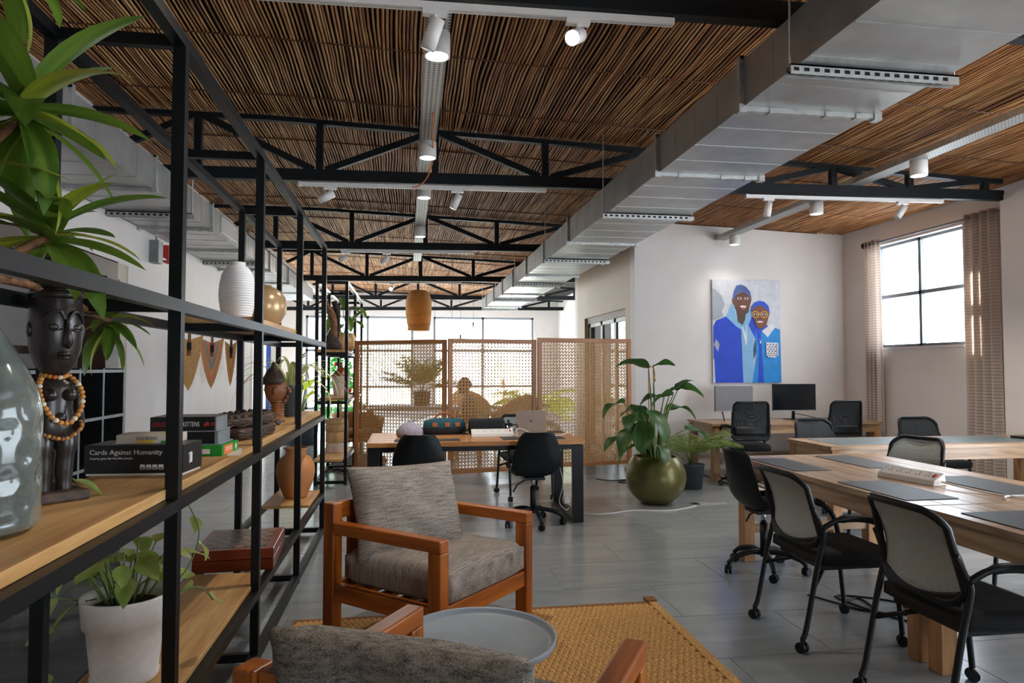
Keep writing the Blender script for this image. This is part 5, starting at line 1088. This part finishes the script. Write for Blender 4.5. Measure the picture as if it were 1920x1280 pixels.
# strelitzia in the big olive pot
plain('olive_glaze', (112, 108, 62), .3, .35, var=.1, scale=3)
t = thing('potted_strelitzia', 'broad leaved plant in a large round olive pot on the floor', 'plant', (2.56, 6.86, 0))
MB().lathe([(0, 0), (.10, 0), (.17, .02), (.24, .08), (.295, .17), (.315, .26), (.305, .34), (.27, .42), (.235, .48), (.225, .49), (.215, .485), (.23, .45), (.24, .42), (0, .42)], 64).build('pot', 'olive_glaze', t); MB().lathe([(.24, .42), (.1, .44), (0, .445)], 24).build('soil', 'soil', t)
ST = leafset('leaf_dark', [(.34, .10, .9, .3, 10, {'shape': 'oval', 'wave': .012}), (.28, .092, 1.3, .32, 9, {'shape': 'oval', 'wave': .015}), (.36, .068, 1.6, .35, 10, {'shape': 'oval', 'wave': .02}), (.22, .075, .8, .3, 8, {'shape': 'oval', 'wave': .008})])
tips = [((1216, 690), .35, 175, 25, 0), ((1225, 687), .1, 5, 20, 3), ((1257, 735), .1, 10, 30, 2), ((1262, 740), .0, 175, 0, 1), ((1270, 732), .1, 20, 45, 3), ((1170, 755), -.1, 190, 0, 1), ((1200, 765), .25, 150, -5, 3), ((1205, 790), -.2, 250, -30, 0), ((1195, 795), -.25, 200, -35, 0), ((1165, 818), -.1, 185, -20, 3), ((1195, 835), -.15, 175, -15, 1), ((1235, 835), -.2, 280, -25, 3), ((1250, 770), .1, 5, 25, 2), ((1285, 805), .15, 0, 5, 1), ((1180, 760), .2, 20, -20, 1), ((1215, 770), -.25, 300, -30, 0), ((1190, 775), -.3, 230, -20, 3), ((1245, 745), .2, 170, 10, 1)]
C0 = Vector((0, 0, 1.41)); YW, PT = R(8.66), R(2.148)
FV = Vector((math.sin(YW) * math.cos(PT), math.cos(YW) * math.cos(PT), math.sin(PT))); RV = Vector((math.cos(YW), -math.sin(YW), 0)); UV = RV.cross(FV)
def at(px, py, Y): d = FV + RV * (px - 960) / 1280 - UV * (py - 640) / 1280; return C0 + d * (Y / d.y)
for (px, dy, az, el, m_) in tips:
    h = at(*px, 6.86 + dy) - Vector(t.location); b0 = Vector((h.x * .22, h.y * .3, .43)); mid = b0.lerp(h, .55) + Vector((0, 0, .05)) - Vector((h.x, h.y, 0)) * .12
    MB().tube(smooth_path([b0, mid, h], 6), [.012] * 5 + [.009] * 4 + [.006] * 4, 7).build('stalk', 'stem_green', t); put_leaf(ST[m_], t, h, R(az), R(el), rng.uniform(-.4, .4), 1.15)
# fronds
def palm(name, label, loc, n, L, spread, mat, pot, rise=.5, nl=16, lw=.012, seed=0):
    r_ = random.Random(seed); t = thing(name, label, 'plant', loc)
    if pot: pot(t)
    for k in range(n):
        az = 2.399 * k + seed; el = R(r_.uniform(35, 80)); P = []; p = Vector((0, 0, rise)); a = el
        for i in range(9): P.append(p.copy()); p = p + Vector((math.cos(az) * math.cos(a), math.sin(az) * math.cos(a), math.sin(a))) * (L / 8); a -= spread * r_.uniform(.16, .24)
        fr = MB().tube(P, .004, 5).build('frond_stem', 'stem_green', t)
        lv = MB()
        for i in range(nl):
            f = .25 + .75 * i / nl; q = P[min(7, int(f * 8))].lerp(P[min(8, int(f * 8) + 1)], f * 8 % 1); d = (P[min(8, int(f * 8) + 1)] - P[min(7, int(f * 8))]).normalized(); sd = d.cross(Vector((0, 0, 1))).normalized(); ll = L * .34 * math.sin(PI * (f * .8 + .15))
            for s in (-1, 1):
                e = (sd * s * .8 + d * .7 + Vector((0, 0, -.25))).normalized(); m1 = q + e * ll * .5; m2 = q + e * ll + Vector((0, 0, -.12 * ll)); u = d * lw
                lv.add([q - u * .4, q + u * .4, m1 + u, m1 - u, m2], [(0, 1, 2, 3), (3, 2, 4)], True)
        o = lv.build('leaflets', mat, fr); o['kind'] = 'stuff'
    return t
def dark_pot(r, h):
    def f(t): MB().lathe([(0, 0), (r * .8, 0), (r, h), (r * 1.05, h), (r * .95, h * .94), (0, h * .92)], 28).build('pot', 'pot_slate', t); MB().lathe([(r * .95, h * .92), (0, h * .96)], 20).build('soil', 'soil', t)
    return f
palm('potted_palm', 'feathery green palm beside the wall desk behind big pot', (3.27, 7.62, 0), 15, .72, 1.0, 'leaf_palm', dark_pot(.16, .28), .26, 18, .009, 3)
# spider plant
SP = leafset('leaf_spider', [(.42, .010, 2.2, .3, 10, {'shape': 'strap'}), (.36, .010, 1.7, .3, 9, {'shape': 'strap'}), (.46, .009, 2.8, .3, 11, {'shape': 'strap'})])
t = thing('spider_plant', 'striped spider plant in a dark grey pot behind carved head', 'plant', (-.885, 5.42, MZ)); MB().lathe([(0, 0), (.07, 0), (.085, .20), (.095, .205), (.095, .235), (.086, .235), (.08, .21), (0, .205)], 28).build('pot', 'pot_slate', t); MB().lathe([(.08, .205), (0, .215)], 16).build('soil', 'soil', t)
for k in range(34): put_leaf(SP[k % 3], t, Vector((.03 * math.cos(2.4 * k), .03 * math.sin(2.4 * k), .21)), 2.399 * k, R(rng.uniform(35, 85)), rng.uniform(-.3, .3), 1.3)
# plant in a wooden drum on the far unit
LF = leafset('leaf_dracaena', [(.30, .06, .8, .3, 9, {'shape': 'oval'}), (.34, .055, 1.6, .3, 9, {'shape': 'oval'})])
t = thing('potted_peace_lily', 'leafy plant in a round wooden pot on far upper plank', 'plant', (-.85, 9.25, 1.619)); MB().lathe([(0, 0), (.11, 0), (.165, .06), (.17, .16), (.14, .23), (.13, .24), (.12, .22), (0, .21)], 32).build('pot', 'pale_turned', t); MB().lathe([(.12, .21), (0, .22)], 16).build('soil', 'soil', t)
for k in range(11):
    a = 2.399 * k; h = Vector((.10 * math.cos(a), .10 * math.sin(a), .36 + .1 * (k % 3))); MB().tube([(0, 0, .2), h * .6, h], .005, 5).build('stalk', 'stem_green', t); put_leaf(LF[k % 2], t, h, a, R(60 - 9 * k), rng.uniform(-.3, .3))
# brass floor lamp behind the olive pot
plain('brass', (196, 140, 82), .3, .8, var=.04)
t = thing('floor_lamp', 'slim brass floor lamp with hooked top behind the olive pot', 'lamp', (2.76, 7.6, 0)); MB().lathe([(0, 0), (.12, 0), (.12, .015), (.02, .02), (0, .02)], 28).build('base', 'brass', t)
MB().tube([(0, 0, .02), (0, 0, 1.38)] + [(.035 - .035 * math.cos(a), 0, 1.38 + .035 * math.sin(a)) for a in [PI * i / 8 for i in range(9)]] + [(.07, 0, 1.33)], .006, 8).build('stem', 'brass', t); MB().cyl((.07, 0, 1.24), (.07, 0, 1.335), .013, n=12).build('lamp_head', 'brass', t)
# rugs and other floor pieces
t = thing('striped_rug', 'dark rug with pale stripes under the wall desk', 'rug', (4.75, 7.75, 0)); MB().bb(-.95, 1.1, -.5, .75, .0005, .006).build('field', 'rug_dark', t)
for k in range(14): MB().bb(-.9 + k * .145, -.83 + k * .145, -.46, .71, .006, .0075).build('stripe', 'cream_card', t)
t = thing('shaggy_rug', 'shaggy dark brown rug on the floor left of cane screen', 'rug', (-.80, 10.4, 0)); MB().prism([(.06 + r_ * math.cos(a), r_ * 2.2 * math.sin(a)) for a, r_ in [(2 * PI * i / 40, .42 + .04 * math.sin(i * 2.7)) for i in range(40)]], .001, .03).build('pile', 'rug_dark', t)
# ================================================================== THE LOUNGE BEYOND THE SCREEN
t = thing('christmas_tree', 'bright green christmas tree with red and white baubles by the end window', 'christmas tree', (-1.36, 14.3, 0))
MB().cyl((0, 0, 0), (0, 0, 1.8), .05, .01, 8).build('trunk', 'bark', t); MB().lathe([(0, 0), (.2, 0), (.22, .25), (0, .25)], 20).build('pot', 'pot_slate', t)
lv = MB(); r2 = random.Random(5)
for k in range(3600):
    f = r2.random() ** 1.3; z = .3 + 1.75 * f; rad = .62 * (1 - f) * (.78 + .22 * math.sin(z * 22)) * (.5 + .5 * r2.random() ** .4); a = r2.random() * 2 * PI
    c = Vector((rad * math.cos(a), rad * math.sin(a), z)); d = Vector((math.cos(a), math.sin(a), r2.uniform(-.6, .5))).normalized(); sd = d.cross(Vector((r2.uniform(-1, 1), r2.uniform(-1, 1), 1))).normalized() * .012; lv.add([c - sd, c + sd, c + d * .11], [(0, 1, 2)])
o = lv.build('needles', 'leaf_xmas', t); o['kind'] = 'stuff'
for k in range(26):
    f = (k + .5) / 26; z = .4 + 1.5 * f; rad = .6 * (1 - f) * .98 + .02; a = 2.399 * k * 1.7; MB().ball((rad * math.cos(a), rad * math.sin(a), z), .045, 10).build('bauble', 'paint_red' if k % 3 == 0 else 'paint_white', t)
BN = leafset('leaf_lime', [(.75, .10, .9, .3, 10, {'shape': 'oval', 'wave': .02}), (.6, .09, 1.3, .3, 9, {'shape': 'oval', 'wave': .02})])
t = thing('potted_banana_plant', 'yellow green banana plant in a dark planter beyond the shelves', 'plant', (-1.95, 13.0, 0)); MB().lathe([(0, 0), (.30, 0), (.34, .5), (.36, .52), (.32, .5), (0, .48)], 28).build('planter', 'pot_slate', t); MB().lathe([(.32, .48), (0, .5)], 16).build('soil', 'soil', t)
for k in range(9):
    a = 2.399 * k; h = Vector((.12 * math.cos(a), .12 * math.sin(a), .75 + .08 * (k % 4))); MB().tube([(0, 0, .48), h], .014, 6).build('stalk', 'stem_green', t); put_leaf(BN[k % 2], t, h, a, R(70 - 7 * k), rng.uniform(-.4, .4))
palm('lounge_palm', 'arching palm on the lounge table behind the left screen', (.25, 12.4, .72), 18, .85, .55, 'leaf_palm', dark_pot(.16, .25), .22, 18, .012, 5)
palm('lounge_palm', 'leafy palm near the end window behind right screen edge', (2.75, 14.6, 0), 16, 1.25, 1.1, 'leaf_lime', dark_pot(.2, .35), .32, 18, .02, 8)
palm('lounge_palm', 'tall palm behind the right cane panel', (1.9, 11.9, 0), 14, .9, 1.0, 'leaf_palm', dark_pot(.2, .35), .32, 16, .016, 9)
t = thing('lounge_table', 'white topped lounge table behind the left cane panel', 'table', (.1, 12.3, 0)); MB().bb(-.8, .8, -.6, .6, .68, .72).build('table_top', 'paint_white', t)
for s in (-1, 1):
    for q in (-1, 1): MB().bb(s * .74 - .03, s * .74 + .03, q * .54 - .03, q * .54 + .03, 0, .68).build('leg', 'screen_z', t)
def wicker(label, loc, rz, bh=.34):
    t = thing('wicker_armchair', label, 'armchair', loc, rz, 'wicker armchairs in the lounge')
    def fn(u, v_):
        a = PI * (u - .5) * 1.35 + PI / 2; hgt = .34 + bh * math.sin(PI * u) ** 1.6; return (.36 * math.cos(a) * (1 + .12 * v_), .34 * math.sin(a) * (1 + .12 * v_), .25 + hgt * v_)
    MB().grid(fn, 22, 8).build('back_shell', 'wicker', t, solid=.03)
    MB().lathe([(0, .25), (.34, .25), (.36, .30), (0, .34)], 28).build('seat', 'wicker', t); cushion('cushion', 'slub_grey', t, .5, .5, .1, (0, -.02, .38), (0, 0, 0), .1, .004)
    for s in (-1, 1):
        for q in (-1, 1): MB().cyl((s * .24, q * .22, 0), (s * .22, q * .2, .27), .018, .022, 8).build('leg', 'screen_z', t)
wicker('wicker armchair behind the middle panel, facing left', (1.80, 11.7, 0), R(-60)); wicker('wicker armchair behind the left cane panel', (-.78, 11.2, 0), R(40), .1); wicker('wicker armchair under the seated person', (.86, 10.35, 0), R(-100), .02); wicker('wicker armchair far back beyond the middle panel', (1.3, 14.2, 0), R(20))
# seated person seen through the cane
plain('skin_brown', (96, 62, 46), .55, var=.04); plain('hair_dark', (22, 18, 17), .8, var=.2, scale=60, bmp=.5); plain('shirt_dark', (58, 52, 54), .85, var=.1); plain('trousers_dark', (44, 48, 60), .85, var=.1)
P0 = Vector((.86, 10.33, 0))
t = thing('person', 'seated person in dark shirt behind the middle cane panel', 'person', P0, R(-90))
def skinned(name, chains, mat, parent, sub=2):
    V = []; E = []; Rr = []; idx = {}
    for ch in chains:
        pv = None
        for (p, r) in ch:
            k = tuple(round(x, 4) for x in p)
            if k not in idx: idx[k] = len(V); V.append(p); Rr.append(r)
            if pv is not None and pv != idx[k]: E.append((pv, idx[k]))
            pv = idx[k]
    me = bpy.data.meshes.new(name); me.from_pydata(V, E, []); o = bpy.data.objects.new(name, me); COL.objects.link(o); o.parent = parent
    sk = o.modifiers.new('skin', 'SKIN'); sk.use_smooth_shade = True
    for i, r in enumerate(Rr): me.skin_vertices[0].data[i].radius = (r, r)
    me.skin_vertices[0].data[0].use_root = True
    sb = o.modifiers.new('sub', 'SUBSURF'); sb.levels = sub; sb.render_levels = sub; me.materials.append(MATS[mat]); return o
# local front = -Y ; seat surface at z = .43
PEL = (0, .05, .50)
body = [[(PEL, .10), ((0, .06, .62), .10), ((0, .055, .76), .115), ((0, .04, .88), .105), ((0, .02, .965), .05), ((0, .0, 1.02), .047), ((0, -.02, 1.08), .062)]]
for s in (-1, 1):
    body.append([(PEL, .10), ((s * .09, .0, .49), .085), ((s * .11, -.38, .49), .055), ((s * .11, -.40, .10), .038), ((s * .11, -.42, .05), .036), ((s * .11, -.56, .03), .028)])
    W = Vector((s * .16, -.27, .60))
    body.append([((0, .04, .88), .105), ((s * .17, .04, .90), .055), ((s * .23, .05, .66), .04), (tuple(W), .026), (tuple(W + Vector((-s * .01, -.05, -.005))), .03), (tuple(W + Vector((-s * .01, -.09, -.01))), .028)])
    K = W + Vector((-s * .01, -.09, -.01))
    for q, ln in ((-.027, .06), (-.009, .07), (.009, .066), (.027, .052)): body.append([(tuple(K), .028), (tuple(K + Vector((q, -.02, 0))), .009), (tuple(K + Vector((q * 1.1, -.02 - ln * .5, -.008))), .0085), (tuple(K + Vector((q * 1.15, -.02 - ln, -.028))), .008)])
    body.append([(tuple(W + Vector((-s * .01, -.05, -.005))), .03), (tuple(W + Vector((-s * .04, -.065, -.005))), .0105), (tuple(W + Vector((-s * .055, -.095, -.012))), .0095)])
skinned('body', body, 'skin_brown', t)
hd = MB().ball((0, -.03, 1.115), .10, 24, (.78, .95, 1.2)); hd.tube([(0, -.12, 1.135), (0, -.135, 1.105), (0, -.125, 1.095)], [.008, .014, .01], 8)
for s in (-1, 1): hd.ball((s * .079, -.02, 1.11), .022, 8, (.35, .7, 1.2)); hd.ball((s * .032, -.112, 1.135), .012, 8)
hd.tube([(-.025, -.112, 1.062), (0, -.12, 1.06), (.025, -.112, 1.062)], .006, 6); hd.build('head', 'skin_brown', t)
MB().ball((0, -.01, 1.15), .108, 24, (.82, .95, 1.02)).build('hair', 'hair_dark', t)
sh = [[((0, .05, .52), .122), ((0, .06, .64), .118), ((0, .055, .77), .13), ((0, .04, .88), .118), ((0, .025, .945), .06)]]
for s in (-1, 1): sh.append([((0, .04, .88), .118), ((s * .175, .04, .90), .068), ((s * .225, .05, .70), .055)])
skinned('shirt', sh, 'shirt_dark', t)
tr_ = [[((0, .05, .50), .115), ((s * .09, .0, .49), .098), ((s * .11, -.38, .49), .068), ((s * .11, -.40, .12), .052)] for s in (-1, 1)]; skinned('trousers', tr_, 'trousers_dark', t)
# ================================================================== OUTSIDE
plain('outside_ground', (236, 234, 226), .9, var=.1, scale=2)  # ground whitened to bounce daylight up to the reed ceiling
struct('ground_outside', MB().bb(-40, 40, 20.9, 70, -.4, -.3), 'outside_ground', 'ground outside the end windows, whitened to bounce light', 'ground')
def tree(label, loc, H, rad, seed, n=700):
    t = thing('garden_tree', label, 'tree', loc, 0, 'trees outside the end windows'); r_ = random.Random(seed)
    MB().tube([(0, 0, 0), (.1, 0, H * .3), (0, .1, H * .6)], [.12, .09, .05], 8).build('trunk', 'bark', t); lv = MB()
    for k in range(n):
        d = Vector((r_.gauss(0, 1), r_.gauss(0, 1), r_.gauss(0, 1))).normalized() * rad * r_.random() ** .4; c = d + Vector((0, 0, H * .62)); c.z += .2 * math.sin(d.x * 4); u = Vector((r_.uniform(-1, 1), r_.uniform(-1, 1), r_.uniform(-1, 1))).normalized() * .11; v_ = u.cross(Vector((r_.uniform(-1, 1), r_.uniform(-1, 1), 1))).normalized() * .06; lv.add([c - u, c + v_, c + u, c - v_], [(0, 1, 2, 3)])
    o = lv.build('foliage', 'leaf_tree_washed', t); o['kind'] = 'stuff'
tree('tree with glare-washed leaf colour outside the left end window', (-2.2, 25.5, -.3), 3.4, 1.5, 1); tree('tree with glare-washed leaf colour outside between the end windows', (.3, 27.5, -.3), 3.2, 1.4, 2); tree('low tree with glare-washed leaf colour outside the right end window', (3.6, 26, -.3), 2.2, 1.2, 3, 500)
